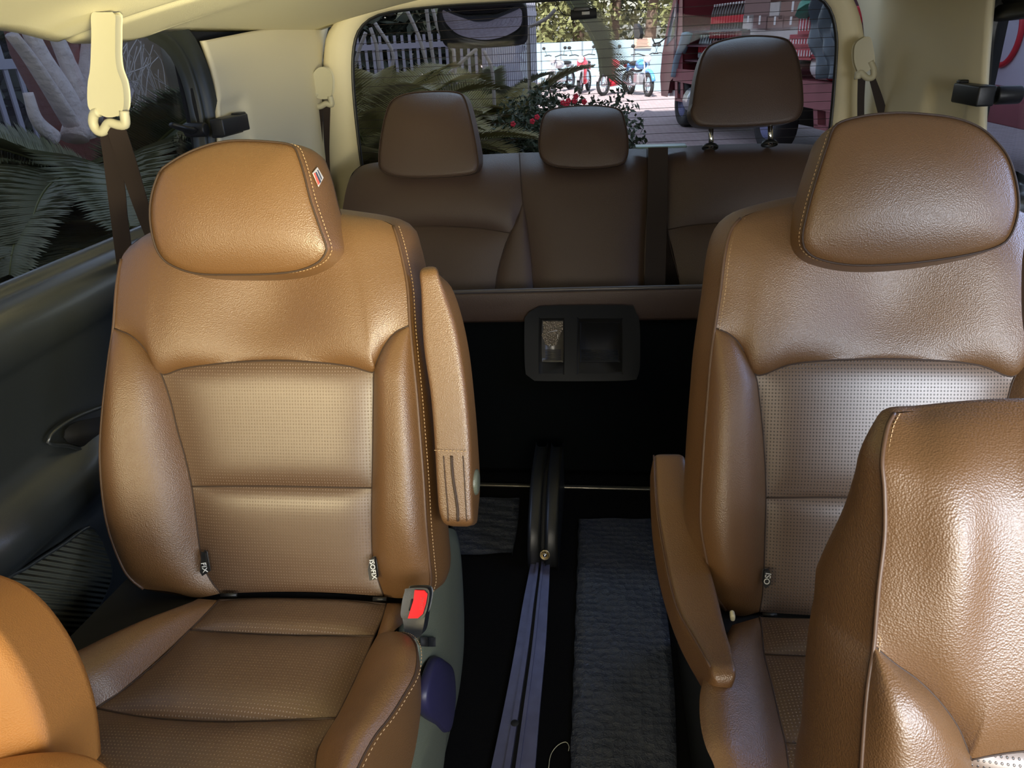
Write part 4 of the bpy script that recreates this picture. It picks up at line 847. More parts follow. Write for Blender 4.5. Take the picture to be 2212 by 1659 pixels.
# unseen block added behind the viewpoint to shade the van and lorry
m_shade_block = mat('shade_block_render', (.55, .5, .44), .8)
struct(MB().box((-6, -8, 13.8), (60, 4, 28.6)).build('shade_block', m_shade_block, smooth=False))

# perimeter wall
m_wall = mat('pale_blue_paint', (.42, .62, .74), .6, noise=.1, nscale=1.2)
w0, w1 = gp(1150, 176), gp(1520, 204)
dirw = unit(w1-w0); wallL = w0-dirw*1.0; wallR = w1+dirw*14
hgt = on(1230, 90, 1, w0[1]-2)[2]-GZ
pw = MB(); L = np.linalg.norm(wallR-wallL); ctr = (wallL+wallR)/2; angw = math.atan2(dirw[1], dirw[0])
pw.box((ctr[0], ctr[1], GZ+hgt/2), (L, .16, hgt), rotm(rz=angw)); pwo = struct(pw.build('wall_back', m_wall, smooth=False))
nrm = np.array([dirw[1], -dirw[0], 0])
mb = MB(); s_ = .4
while s_ < L:
    c = wallL+dirw*s_+nrm*.09; mb.box((c[0], c[1], GZ+hgt/2), (.07, .03, hgt), rotm(rz=angw)); s_ += 1.75
mb.build('panel_joints', mat('joint', (.22, .25, .28), .7), pwo, smooth=False)
Fw = Frame(wallL+nrm*.085, dirw, (0, 0, 1), nrm)
a, b = Fw.px(1373, 82), Fw.px(1407, 104)
sg = thing('notice_sign', Fw.w(np.array([(a[0]+b[0])/2, b[1], 0])), 'peach notice board with lines of print fixed on the pale blue wall', 'sign')
MB().prism(Fw, [(a[0], b[1]), (b[0], b[1]), (b[0], a[1]), (a[0], a[1])], 0, .04).build('board', mat('peach_board', (.80, .55, .42), .6), sg, smooth=False)
mb = MB(); hh = a[1]-b[1]
for k in range(8):
    wd = (b[0]-a[0])*(.62 if k == 0 else .8-.08*(k % 3)); z = a[1]-hh*(.12+.1*k); c0 = (a[0]+b[0])/2
    mb.prism(Fw, [(c0-wd/2, z-hh*(.03 if k == 0 else .012)), (c0+wd/2, z-hh*(.03 if k == 0 else .012)), (c0+wd/2, z+hh*(.03 if k == 0 else .012)), (c0-wd/2, z+hh*(.03 if k == 0 else .012))], .04, .045)
mb.build('printed_lines', mat('brown_print', (.20, .13, .12), .7), sg, smooth=False)

# leaves and plants
def leaf_cloud(c, r, n, size, seed, flat_=.8):
    rs_ = np.random.RandomState(seed); vs, fs = [], []
    for i in range(n):
        d = rs_.normal(size=3); d /= np.linalg.norm(d); q = V3(c)+d*V3(r)*(rs_.uniform(.35, 1)**.6); X = rs_.normal(size=3); X /= np.linalg.norm(X); Y = np.cross(X, rs_.normal(size=3)); Y /= np.linalg.norm(Y)+1e-9
        s = size*rs_.uniform(.6, 1.4); k = len(vs); vs += [q-X*s, q-Y*s*.45, q+X*s, q+Y*s*.45]; fs.append((k, k+1, k+2, k+3))
    return vs, fs
m_leafA = [mat('foliage_%s' % nme, c, .6, noise=.45, nscale=.8, spec=.2) for nme, c in (('olive', (.16, .17, .07)), ('yellow_green', (.22, .225, .10)), ('grey_green', (.13, .15, .09)))]
m_bark = mat('bark', (.16, .11, .08), .9, bump=.4, bscale=30)
def tree(px_, Y, h, r, mi, label, seed, nleaf=2600, size=.16):
    b = on(px_, 200, 1, Y); x = b[0]; t_ = thing('leafy_tree', (x, Y, GZ), label, 'tree', 'trees beyond the pale blue wall')
    t_['label'] = label
    MB().tube([(x, Y, GZ), (x+.2, Y, GZ+h*.35), (x-.1, Y, GZ+h*.7)], [.28, .2, .1], 8).build('trunk', m_bark, t_)
    rs_ = np.random.RandomState(seed); mb = MB()
    for k in range(9):
        c = (x+rs_.uniform(-.75, .75)*r, Y+rs_.uniform(-.6, .6)*r, GZ+h*(.2+.085*k)); v, f = leaf_cloud(c, (r*.55, r*.55, r*.42), nleaf//9, size, seed*31+k); mb.add(v, f)
    mb.build('crown', m_leafA[mi], t_, smooth=False); return t_
for i, (px_, Y, h, r, mi) in enumerate([(1175, 40, 8, 3.0, 2), (1245, 36, 8, 3.2, 0), (1320, 37, 8.5, 3.3, 1), (1395, 34, 8, 3.0, 0), (1450, 38, 9, 3.4, 2), (1120, 37, 9, 3.2, 1), (1030, 40, 9, 3.4, 0), (930, 42, 9, 3.4, 2)]):
    tree(px_, Y, h, r, mi, ['dense olive', 'yellow green', 'grey green'][mi]+' tree crown above the pale blue wall, '+['above its left end', 'right below the dash camera', 'above the drooping palm leaf', 'above the peach notice board', 'beside the lorry cab', 'between mirror and dash camera', 'right behind the rear view mirror', 'above the picket fence'][i], i+1)

def frond(mb, rach, base, az, el, L, droop, n=46, ll=.22, lw=.010, vee=.5, seed=0, fold=.0, tipdrop=.0):
    rs_ = np.random.RandomState(seed); d = V3((math.cos(az), math.sin(az), 0)); P_ = [V3(base)]; e = el; st = L/24
    for k in range(24): P_.append(P_[-1]+st*(d*math.cos(e)+V3((0, 0, 1))*math.sin(e))); e -= droop/24*(.4+1.2*k/24)
    P_ = np.array(P_); rach.tube(P_, np.linspace(.012, .003, 25), 5)
    T = np.gradient(P_, axis=0); T /= np.linalg.norm(T, axis=1)[:, None]; side = unit(np.cross(d, (0, 0, 1)))
    for k in range(n):
        u = .08+.92*k/n; i = u*24; i0 = min(int(i), 23); q = P_[i0]+(P_[i0+1]-P_[i0])*(i-i0); t_ = T[i0]; up = np.cross(side, t_)
        up = up if up[2] > 0 else -up
        l = ll*(math.sin(math.pi*min(1, u*.85+.12))**.6)*rs_.uniform(.9, 1.1)
        for sg_ in (-1, 1):
            dr = unit(side*sg_+t_*.55+up*vee*.6); tip = q+dr*l+V3((0, 0, -tipdrop*l)); m_ = q+dr*l*.5+up*l*.04; w_ = t_*lw
            k0 = len(mb.v); mb.v += [tuple(q-w_*.6), tuple(q+w_*.6), tuple(m_+w_), tuple(tip), tuple(m_-w_)]; mb.f.append((k0, k0+1, k0+2, k0+3, k0+4))
m_frond = mat('cycad_leaf', (.24, .22, .085), .42, noise=.4, nscale=3, spec=.5); m_frond_b = mat('blue_green_cycad_leaf', (.17, .19, .11), .4, noise=.4, nscale=3); m_rach = mat('rachis', (.20, .22, .08), .5)
def cycad(base, nf, L, label, seed, el0=.2, el1=1.2, m=m_frond, azr=(0, 2*math.pi), trunk=.4, ll=.24, n=50, droop=1.3, grp='cycads planted around the van', name='cycad'):
    t_ = thing(name, base, label, 'plant', grp); rs_ = np.random.RandomState(seed); mb, ra = MB(), MB(); top_ = V3(base)+V3((0, 0, trunk))
    for k in range(nf): frond(mb, ra, top_+V3((rs_.uniform(-.06, .06), rs_.uniform(-.06, .06), rs_.uniform(-.1, .05))), azr[0]+(azr[1]-azr[0])*((k+rs_.uniform(-.3, .3))/nf), rs_.uniform(el0, el1), L*rs_.uniform(.8, 1.15), droop*rs_.uniform(.7, 1.3), int(n*1.3), ll, .012, seed=seed+k)
    mb.build('foliage', m, t_, smooth=False); ra.build('leaf_stalks', m_rach, t_)
    tk = MB(); P_ = np.array([(base[0], base[1], base[2]+trunk*s) for s in np.linspace(0, 1, 10)]); tk.tube(P_, .16+.03*np.sin(np.arange(10)*2.2), 12); tk.build('trunk', m_bark, t_); return t_
# rear left planting: between the van and the fence
cycad((-1.75, 5.8, GZ), 44, 1.5, 'large cycad behind the rear glass above the left headrest', 11, .05, 1.4, trunk=.55, ll=.30)
cycad((-1.05, 7.6, GZ), 40, 1.3, 'cycad with arching fronds left of the middle rear headrest', 23, .0, 1.3, trunk=.45, ll=.28)
cycad((-3.2, 6.6, GZ), 40, 1.6, 'cycad at the left edge of the rear glass beside the pale trim', 35, .1, 1.4, trunk=.6, ll=.30)
cycad((-1.5, 11, GZ), 36, 1.45, 'small cycad beside the pale wall with upright fronds', 47, .1, 1.3, m=m_frond_b, trunk=.3, ll=.28)
# flowering shrub
fb = thing('flowering_shrub', V3((on(1190, 260, 1, 6.2)[0], 6.2, GZ)), 'dark bushy shrub dotted with red flowers near the motorcycles', 'shrub')
fx, fy = on(1190, 260, 1, 6.2)[0], 6.2
mb = MB()
for k in range(7):
    v, f = leaf_cloud((fx-.26+.13*k, fy+rng.uniform(-.2, .2), GZ+.66+.06*math.sin(k)), (.27, .3, .58), 1300, .026, 60+k); mb.add(v, f)
mb.build('foliage', mat('dark_leaf', (.05, .075, .04), .5, noise=.4, nscale=5), fb, smooth=False)
MB().cyl((fx, fy, GZ), (fx, fy, GZ+.4), .05).build('stem', m_bark, fb)
for (x, y) in ((1108, 268), (1160, 253), (1216, 222), (1224, 225), (1228, 218), (1241, 219), (1244, 208), (1262, 220), (1150, 262)):
    c = on(x, y, 1, fy-.55); mb = MB()
    for k in range(5): a_ = k*1.257; mb.ball(c+V3((math.cos(a_)*.011, 0, math.sin(a_)*.011)), (.010, .005, .010), 8, 5)
    mb.build('flower', mat('red_petal', (.75, .03, .07), .5), fb)
# fences
m_fence = mat('white_fence_paint', (.36, .37, .46), .6)
def fence(a, b, hgt_, label, step=.13, rails=(.25, .9), wd=.05, z0=GZ):
    t_ = thing('picket_fence', ((a[0]+b[0])/2, (a[1]+b[1])/2, z0), label, 'fence'); d_ = V3((b[0]-a[0], b[1]-a[1], 0)); Ln = np.linalg.norm(d_); d_ /= Ln; an = math.atan2(d_[1], d_[0]); mb = MB(); s = 0
    while s <= Ln: mb.box((a[0]+d_[0]*s, a[1]+d_[1]*s, z0+hgt_/2), (wd, .02, hgt_), rotm(rz=an)); s += step
    mb.build('pickets', m_fence, t_, smooth=False); mb = MB()
    for r_ in rails: mb.box(((a[0]+b[0])/2, (a[1]+b[1])/2, z0+hgt_*r_), (Ln, .05, .09), rotm(rz=an))
    mb.build('rails', m_fence, t_, smooth=False); return t_
fence((-7.6, 13.0), (-1.9, 14.6), 1.75, 'white picket fence behind the cycads in the rear window')
fence((-2.1, 14.7), (-1.35, 17.5), 2.3, 'tall pale slatted gate panel joining the blue wall', step=.11)
fence((-6.4, 1.2), (-5.6, 8.5), 2.15, 'white slatted fence behind the palm trunk in the side window', rails=(.3, .74, .95), step=.16)
# dark hedge backing behind left fences
def hedge(x0, x1, y0, y1, h, label, seed):
    mb = MB(); n_ = 10
    for k in range(n_):
        f_ = k/(n_-1); v, f = leaf_cloud((x0+(x1-x0)*f_, y0+(y1-y0)*f_, GZ+h*.5), (.8, .5, h*.62), 700, .20, seed+k); mb.add(v, f)
    o = mb.build('hedge', mat('hedge_leaf', (.055, .07, .05), .7, noise=.5, nscale=2), smooth=False); return tag(o, label, 'hedge')
hedge(-8.2, -7.4, 2.0, 10, 3.2, 'dark hedge beyond the white slatted side fence', 400)
hedge(-9.0, -2.4, 15.5, 16.8, 2.6, 'dark hedge beyond the picket fence in the rear window', 500)
# palm with leaf boots seen through the side window
m_boot = mat('palm_boot', (.60, .55, .56), .75, bump=.8, bscale=25, dist=.02, noise=.35, nscale=6); m_bootr = mat('palm_fibre_red', (.20, .09, .08), .8, bump=.6, bscale=30, dist=.01)
FP = Frame((-2.6, 0, 0), (0, 1, 0), (0, 0, 1), (1, 0, 0))
palm = thing('palm_tree', FP.w(np.array([FP.px(180, 300)[0], GZ, -.1])), 'thick palm trunk with grey leaf stubs outside the left window', 'palm')
c0 = FP.px(165, 300, -.30)
tk = MB(); tk.tube([FP.w(np.array([c0[0]+.02, z, -.30])) for z in np.linspace(GZ, 2.6, 14)], .19+.03*np.sin(np.arange(14)*1.9), 18); tk.build('trunk', m_bootr, palm)
for L, w_, mm in (([(60, 60), (95, 130), (140, 200), (175, 270), (185, 300)], .055, m_boot), ([(25, 75), (60, 120), (100, 180), (150, 260), (172, 290)], .04, m_boot), ([(205, 30), (196, 120), (186, 190), (172, 250), (160, 300)], .060, m_boot), ([(110, 55), (135, 110), (160, 170), (178, 215)], .05, m_boot),
                  ([(240, 20), (226, 110), (210, 190), (196, 260)], .05, m_boot), ([(150, 60), (160, 110), (150, 150)], .03, m_bootr), ([(290, 180), (278, 200), (270, 230), (262, 300)], .03, m_boot), ([(318, 305), (300, 320), (290, 350)], .02, m_boot), ([(285, 245), (278, 270), (270, 300)], .022, m_boot), ([(60, 200), (80, 260), (120, 300)], .035, m_boot)):
    C_ = cr(FP.w(FP.pts(L, .05)), 16); MB().tube(C_, w_*np.linspace(.8, 1.25, 16), 10, sc2=.6).build('leaf_stub', mm, palm)
mb, ra = MB(), MB()
for k in range(14): frond(mb, ra, FP.w(np.array([c0[0], 2.5, -.25])), k*.45, 1.1-.05*(k % 4), 2.4, 1.0, 50, .4, .014, seed=900+k)
mb.build('crown', m_frond_b, palm, smooth=False); ra.build('crown_stalks', m_rach, palm)
# thin dry strands
mb = MB(); rs_ = np.random.RandomState(3)
for k in range(34):
    x, y = rs_.uniform(255, 345), rs_.uniform(80, 180); L = [(x, y), (x+rs_.uniform(-25, 35), y+rs_.uniform(30, 70)), (x+rs_.uniform(-40, 60), y+rs_.uniform(70, 160))]
    mb.tube(cr(FP.w(FP.pts(L, rs_.uniform(.05, .4))), 12), .003, 4)
mb.build('dry_strands', mat('dry_fibre', (.5, .48, .45), .7), palm)
tag(MB().box(on(365, 250, 0, -3.6)+V3((0, 0, -.1)), (.35, .42, 2.4)).build('reflection_post', mat('reflected_trim_beige', (.38, .34, .27), .8), smooth=False, bevel=.01), 'beige stand-in post for trim reflected in the side window', 'post')  # added post standing in for interior trim reflected in the side glass
# big cycads outside the left window
def Fpt(x, y, X): p = on(x, y, 0, X); return (p[0], p[1], GZ)
def cyc_at(x, y, X, nf, L, label, seed, m, el=(-.25, .45), azr=(0, 6.28), droop=1.2):
    p = on(x, y, 0, X); return cycad((p[0], p[1], GZ), nf, L, label, seed, el[0], el[1], m, azr, trunk=p[2]-GZ, ll=.30, n=70, droop=droop)
cyc_at(250, 440, -2.2, 40, 1.12, 'broad cycad filling the lower left of the side window', 101, m_frond_b, (-.15, .75), (-3.1, .3))
cyc_at(150, 560, -2.3, 30, 1.1, 'cycad under the palm trunk behind the hanging belt straps', 131, m_frond, (-.25, .45))
cyc_at(330, 470, -3.0, 24, 1.2, 'cycad deeper in the bed below the beige stand-in post', 151, m_frond, (-.1, .6))
# hanging palm leaf in front of the blue wall
hp = thing('palm_leaf', on(1255, -60, 1, 7.5), 'drooping palm leaf hanging before the blue wall and motorcycles', 'leaf'); mb, ra = MB(), MB(); pts = cr(np.array([on(x, y, 1, 7.5) for x, y in [(1195, -60), (1235, 10), (1270, 60), (1292, 105), (1300, 150)]]), 30)
ra.tube(pts, np.linspace(.012, .004, 30), 6); T = np.gradient(pts, axis=0); T /= np.linalg.norm(T, axis=1)[:, None]
for i in range(2, 30):
    for sg_ in (-1, 1):
        for jj in range(2):
            q = pts[i]+T[i]*jj*.02; dr = unit(T[i]*1.0+V3((sg_*(1.1 if sg_ > 0 else .35), sg_*.3, 0))); l = .40 if sg_ > 0 else .10; w_ = np.cross(dr, (0, 1, 0))*.010; k0 = len(mb.v); mb.v += [tuple(q-w_), tuple(q+w_), tuple(q+dr*l)]; mb.f.append((k0, k0+1, k0+2))
mb.build('leaflets', m_frond_b, hp, smooth=False); ra.build('leaf_stalk', m_rach, hp)
# dry stalks in the rear left view
ds = thing('dry_palm_stalks', (-1.9, 7.6, GZ), 'pale bare palm stalks standing among the cycads in the rear window', 'palm'); mb = MB()
for L in ([(878, 20), (905, 80), (925, 150)], [(920, 10), (930, 90), (938, 140)], [(800, 60), (815, 110), (825, 220)], [(760, 170), (775, 110), (790, 70)], [(810, 50), (850, 120), (830, 180)], [(1030, 105), (990, 140), (960, 170)], [(1045, 110), (1060, 140), (1065, 165)], [(935, 20), (950, 70), (980, 110)], [(1140, 60), (1180, 40), (1200, 20)]):
    C_ = cr(np.array([on(x, y, 1, 7.6) for x, y in L]), 10); e_ = C_[np.argmin(C_[:, 2])]; mb.tube(np.vstack([C_, [[e_[0], e_[1], GZ]]]) if C_[-1][2] < C_[0][2] else np.vstack([[[e_[0], e_[1], GZ]], C_]), .018, 6)
mb.build('stalks', mat('dry_stalk', (.42, .40, .40), .7), ds)

# under-view mirror outside the rear glass
mr_ = thing('rear_view_mirror', on(1040, 20, 1, 2.70), 'large oblong convex mirror with black housing outside the rear glass', 'mirror')
nm = unit(V3((.02, -.69, -.72))); um = unit(np.cross((0, 0, 1), nm)*-1); um = um if um[0] > 0 else -um; vm = unit(np.cross(nm, um)); vm = vm if vm[2] > 0 else -vm
FM = Frame(on(1041, 52, 1, 2.72), um, vm, nm)
Lo_ = cr(FM.pts([(944, 30), (950, 14), (970, 8), (1040, 5), (1110, 1), (1130, 8), (1138, 25), (1140, 70), (1137, 88), (1120, 96), (1060, 101), (1000, 103), (968, 100), (955, 85), (946, 55)]), 80, True)
Li_ = cr(FM.pts([(953, 28), (960, 18), (1000, 13), (1060, 10), (1110, 10), (1126, 18), (1130, 35), (1128, 60), (1112, 76), (1085, 88), (1050, 94), (1015, 90), (985, 80), (963, 60), (954, 42)]), 80, True)
rows = []
c = Lo_.mean(0)
for sc_, h_ in ((.05, -.07), (.6, -.065), (.9, -.045), (1, -.015), (1, .004)): P_ = Lo_.copy(); P_[:, :2] = c[:2]+(P_[:, :2]-c[:2])*sc_; P_[:, 2] = h_; rows.append(P_)
Pm = Li_.copy(); Pm[:, 2] = .006; rows.append(Pm); P_ = Li_.copy(); P_[:, 2] = -.006; rows.append(P_)
hs = loft_rows('housing', FM, rows, m_black, mr_)
rows = []; c = Li_.mean(0)
for r_ in np.linspace(1, .001, 14): P_ = Li_.copy(); P_[:, :2] = c[:2]+(P_[:, :2]-c[:2])*r_; P_[:, 2] = -.004+.016*(1-r_*r_); rows.append(P_)
loft_rows('mirror_glass', FM, rows, mat('mirror', (.85, .85, .9), .01, 1), mr_)
MB().tube([FM.w(np.array([0, .02, -.06])), FM.w(np.array([0, .10, -.10])), (-.2, 2.55, 1.40)], .008).build('arm', m_black, mr_)

# ---- motorcycles
m_tyre = mat('tyre', (.02, .02, .022), .8); m_rim = mat('rim', (.5, .5, .55), .3, .9); m_wht = mat('white_paint', (.85, .85, .88), .3); m_sil = mat('silver_part', (.6, .62, .66), .3, .7)
def wheel(mb_t, mb_r, c, r, ax=(0, 1, 0), wdt=.05):
    a_ = unit(ax); X = unit(np.cross(a_, (0, 0, 1))); Z = np.cross(X, a_)
    P_ = np.array([V3(c)+r*(math.cos(t_)*X+math.sin(t_)*Z) for t_ in np.linspace(0, 2*math.pi, 28, endpoint=False)]); mb_t.tube(P_, wdt, 8, closed=True)
    P_ = V3(c)+(P_-V3(c))*.82; mb_r.tube(P_, .012, 6, closed=True); mb_r.cyl(V3(c)-a_*.05, V3(c)+a_*.05, .05)
    for k in range(8): t_ = k*math.pi/4; mb_r.cyl(c, V3(c)+r*.82*(math.cos(t_)*X+math.sin(t_)*Z), .006, n=5)
def motorcycle(px_, py_, yawd, colr, label, scale_=1.0, scooter=False):
    t_ = thing('motorcycle', (0, 0, 0), label, 'motorcycle', 'motorcycles parked along the wall'); body = mat('bike_paint', colr, .3, coat=.5); k_ = []
    ty, ri = MB(), MB(); wheel(ty, ri, (.62, 0, .29), .25); wheel(ty, ri, (-.62, 0, .29), .25); ty.build('tyres', m_tyre, t_); ri.build('wheel_rims', m_rim, t_)
    MB().tube([(.62, .07, .29), (.50, .07, .66), (.42, .06, .95)], .022).tube([(.62, -.07, .29), (.50, -.07, .66), (.42, -.06, .95)], .022).build('fork', m_sil, t_)
    MB().tube(np.array([(.62+.34*math.cos(a_), 0, .29+.34*math.sin(a_)) for a_ in np.linspace(.3, 2.2, 10)]), .05, 8, sc2=1.0).build('front_fender', body if not scooter else m_wht, t_)
    MB().ball((.12, 0, .78), (.26, .14, .13)).build('fuel_tank', body, t_); MB().ball((-.30, 0, .80), (.36, .13, .06)).build('saddle', m_tyre, t_)
    MB().box((-.02, 0, .42), (.34, .22, .30)).build('engine', m_sil, t_, bevel=.05)
    MB().tube([(.40, 0, .88), (.1, 0, .62), (-.2, 0, .60), (-.62, 0, .62)], .03).tube([(-.62, .06, .29), (-.2, .06, .35), (0, .06, .35)], .02).build('frame', m_tyre, t_)
    MB().ball((.52, 0, .92), (.08, .10, .10)).build('headlamp', mat('lamp_glass', (.9, .9, .92), .1), t_)
    MB().tube([(.30, .38, 1.02), (.36, .2, 1.04), (.40, 0, .98), (.36, -.2, 1.04), (.30, -.38, 1.02)], .014).build('handlebar', m_tyre, t_)
    for s in (-1, 1): MB().cyl((.34, s*.28, 1.03), (.38, s*.34, 1.20), .006, n=5).ball((.39, s*.36, 1.23), (.02, .06, .045)).build('mirror', m_tyre, t_)
    if scooter: MB().tube([(.44, 0, .95), (.34, 0, .6), (.30, 0, .35)], [.12, .16, .10], 8).tube([(.3, 0, .33), (-.1, 0, .33)], .12).build('leg_shield', body, t_)
    MB().tube([(.0, -.12, .28), (-.4, -.14, .28), (-.75, -.14, .34)], [.03, .045, .05]).build('exhaust', m_rim, t_)
    MB().tube([(-.45, 0, .72), (-.75, 0, .74), (-.88, 0, .60)], [.06, .06, .03]).build('tail', body, t_)
    p = gp(px_, py_); t_.location = p; t_.rotation_euler = (0, 0, math.radians(yawd)); t_.scale = (scale_,)*3; return t_
sB = 1.05
motorcycle(1212, 197, -115, (.75, .75, .78), 'white motorcycle partly behind the shrub, leftmost in the row', sB)
motorcycle(1262, 199, -100, (.80, .06, .10), 'red and white scooter second from left against the wall', sB, True)
motorcycle(1330, 203, -125, (.75, .02, .05), 'motorcycle with bright red engine guard in the middle of the row', sB, True)
motorcycle(1380, 206, -70, (.10, .35, .75), 'white and blue motorcycle with large front wheel toward the van', sB)
motorcycle(1440, 203, -95, (.80, .10, .12), 'red motorcycle next to the red lorry cab, rightmost in the row', sB)

# ---- lorry
G0, G1 = gp(1462, 272), gp(1655, 332)
ul = unit(G1-G0); nl = unit(np.cross(ul, (0, 0, 1))); nl = nl if nl[1] < 0 else -nl
FT_ = Frame(G0, ul, (0, 0, 1), nl)
T_ = lambda x, y, h=0: FT_.px(x, y, h)
lorry = thing('lorry', G0+ul*2-nl*.9, 'red open-sided delivery lorry loaded with drinks and boxes', 'truck')
m_lr = mat('red_truck_paint', (.24, .04, .055), .4, noise=.15, nscale=3); m_lrd = mat('dark_maroon', (.085, .018, .035), .6); m_bed = mat('pink_red_steel', (.30, .09, .105), .55, noise=.25, nscale=4)
def tp_(L, h0, h1, name, m, parent=lorry, bevel=.02, smooth=True):
    return MB().prism(FT_, np.array([T_(x, y)[:2] for x, y in L]), h0, h1).build(name, m, parent, bevel=bevel, smooth=smooth)
cab = tp_([(1472, -60), (1462, -20), (1450, 30), (1440, 75), (1432, 120), (1428, 165), (1430, 200), (1441, 202), (1446, 170), (1456, 158), (1472, 158)], -2.0, 0, 'cab', m_lr, bevel=.06)
MB().prism(FT_, np.array([T_(x, y)[:2] for x, y in [(1463, 0), (1452, 32), (1444, 72), (1440, 100), (1452, 86), (1462, 72), (1465, 40), (1466, 10)]]), -.01, .012).build('cab_window', mat('dark_glass', (.10, .12, .15), .1), cab)
tp_([(1436, 198), (1470, 198), (1470, 206), (1436, 206)], -1.9, -.1, 'bumper', m_wht, cab)
def lwheel(x, yb_, r, h=0, nm='wheel'):
    c = FT_.w(np.array([T_(x, yb_)[0], r, -.16+h])); g_ = MB(); g_.lathe(c-nl*.14, nl, [(r*.55, 0), (r*.93, 0), (r, .04), (r, .24), (r*.93, .28), (r*.60, .28), (r*.55, .22)], 30); o = g_.build(nm, m_tyre, lorry)
    MB().lathe(c-nl*.14, nl, [(0, .12), (r*.18, .12), (r*.22, .20), (r*.3, .20), (r*.5, .15), (r*.56, .25), (r*.60, .27)], 30).build('hub', m_steel, o); return o
r1 = (T_(1462, 168)[1])/2; lwheel(1467, 272, r1); lwheel(1645, 332, r1*1.05)
lwheel(1467, 272, r1, -1.6); lwheel(1645, 332, r1*1.05, -1.6)
zb0, zb1 = T_(1458, 172)[1], T_(1458, 150)[1]; uE = T_(1808, 200)[0]; uS = T_(1457, 160)[0]
zt = (T_(1458, 150)[1]+T_(1700, 163)[1])/2
MB().prism(FT_, [(uS, zb0), (uE, zb0-.1), (uE, zb1), (uS, zb1)], -2.1, .02).build('cargo_bed', m_bed, lorry, bevel=.02)
MB().prism(FT_, [(uS, zb1), (uE, zb1), (uE, zb1+2.6), (uS, zb1+2.6)], -2.1, -2.0).build('cargo_back_panel', m_lrd, lorry)
MB().prism(FT_, [(uS-.04, zb1), (uS+.04, zb1), (uS+.04, zb1+2.6), (uS-.04, zb1+2.6)], -2.1, .02).build('cargo_front_panel', m_lrd, lorry)
MB().prism(FT_, [(uS, zb1+2.55), (uE, zb1+2.55), (uE, zb1+2.65), (uS, zb1+2.65)], -2.1, .02).build('cargo_roof', m_lrd, lorry)
MB().prism(FT_, [(uS+.3, .35), (uE-.2, .35), (uE-.2, zb0-.05), (uS+.3, zb0-.05)], -1.6, -.5).build('chassis', m_blackm, lorry)
for L in ([(1458, 172), (1463, 172), (1463, 214), (1458, 214)], [(1470, 174), (1475, 174), (1475, 218), (1470, 218)], [(1458, 212), (1475, 214), (1475, 220), (1458, 217)], [(1756, 200), (1764, 200), (1766, 272), (1758, 272)], [(1783, 202), (1792, 203), (1794, 282), (1785, 282)], [(1758, 268), (1793, 276), (1793, 284), (1758, 276)]):
    tp_(L, -.1, 0, 'guard_bar', m_bed, bevel=.005)
MB().cyl(FT_.w(T_(1500, 215, -.1)), FT_.w(T_(1520, 218, -.1)), .22).build('fuel_tank', m_sil, lorry)
mir_ = tp_([(1402, 52), (1408, 50), (1414, 60), (1417, 72), (1414, 82), (1404, 80), (1402, 66)], .25, .32, 'door_mirror', m_black, cab, .01)
MB().tube([FT_.w(T_(1410, 84, .28)), FT_.w(T_(1414, 94, .25)), FT_.w(T_(1425, 92, .15)), FT_.w(T_(1440, 80, 0))], .015).build('mirror_bracket', m_black, mir_)
# shelves
for (x0, y0, x1) in ((1475, 68, 1592), (1475, 97, 1560), (1465, 128, 1540)):
    a, b = T_(x0, y0), T_(x1, y0); MB().prism(FT_, [(uS+.05, a[1]-.03), (b[0], a[1]-.03), (b[0], a[1]), (uS+.05, a[1])], -.75, -.05).build('shelf', m_lrd, lorry)
# drinks bottles, one master then copies
m_pet = mat('cola_dark', (.035, .015, .015), .1); m_lab = mat('red_label', (.70, .03, .05), .4); m_cap = mat('white_cap', (.8, .8, .82), .4); m_petc = mat('clear_pet', (.62, .72, .80), .15)
def bottle(m_b, label, grp):
    r = thing('drinks_bottle', (0, 0, 0), label, 'bottle', grp)
    MB().lathe((0, 0, 0), (0, 0, 1), [(0, 0), (.042, 0), (.045, .02), (.045, .18), (.040, .22), (.018, .29), (.014, .31)], 12).build('bottle_body', m_b, r); MB().lathe((0, 0, 0), (0, 0, 1), [(.0462, .08), (.0465, .09), (.0465, .16), (.0462, .17)], 12).build('paper_label', m_lab, r); MB().lathe((0, 0, 0), (0, 0, 1), [(.015, .30), (.016, .33), (0, .335)], 10).build('cap', m_cap, r); return r
ORD = ['first', 'second', 'third', 'fourth', 'fifth', 'sixth', 'seventh', 'eighth', 'ninth', 'tenth', 'eleventh', 'twelfth', 'thirteenth', 'fourteenth', 'fifteenth', 'sixteenth', 'seventeenth', 'eighteenth', 'nineteenth', 'twentieth']
def row(m_b, x0, x1, y, sc_, step, label, grp, h=-.30, rows_=1):
    z = T_(x0, y)[1]; u0, u1 = T_(x0, y)[0], T_(x1, y)[0]; pr_ = bottle(m_b, label, grp); first = True; u = u0; cnt = 0
    while u < u1:
        for k in range(rows_):
            o = pr_ if first else copy_tree(pr_); first = False; o['label'] = label+', '+ORD[cnt]+' from the left'; cnt += 1; o.location = FT_.w(np.array([u, z, h-k*step])); o.scale = (sc_,)*3
        u += step
row(m_pet, 1504, 1588, 66.5, 1.15, .115, 'red labelled cola bottle wrapped on the top shelf of the lorry', 'cola bottles on the top shelf')
row(m_pet, 1500, 1556, 95.5, 1.0, .115, 'red labelled cola bottle on the middle shelf of the lorry', 'cola bottles on the middle shelf')
row(m_petc, 1478, 1536, 126.5, 1.1, .13, 'clear drinks bottle on the lowest shelf of the lorry', 'clear bottles on the lowest shelf')
m_box = [mat('cardboard_%d' % i, c, .8, noise=.1) for i, c in enumerate([(.30, .18, .15), (.24, .14, .13), (.55, .50, .48)])]
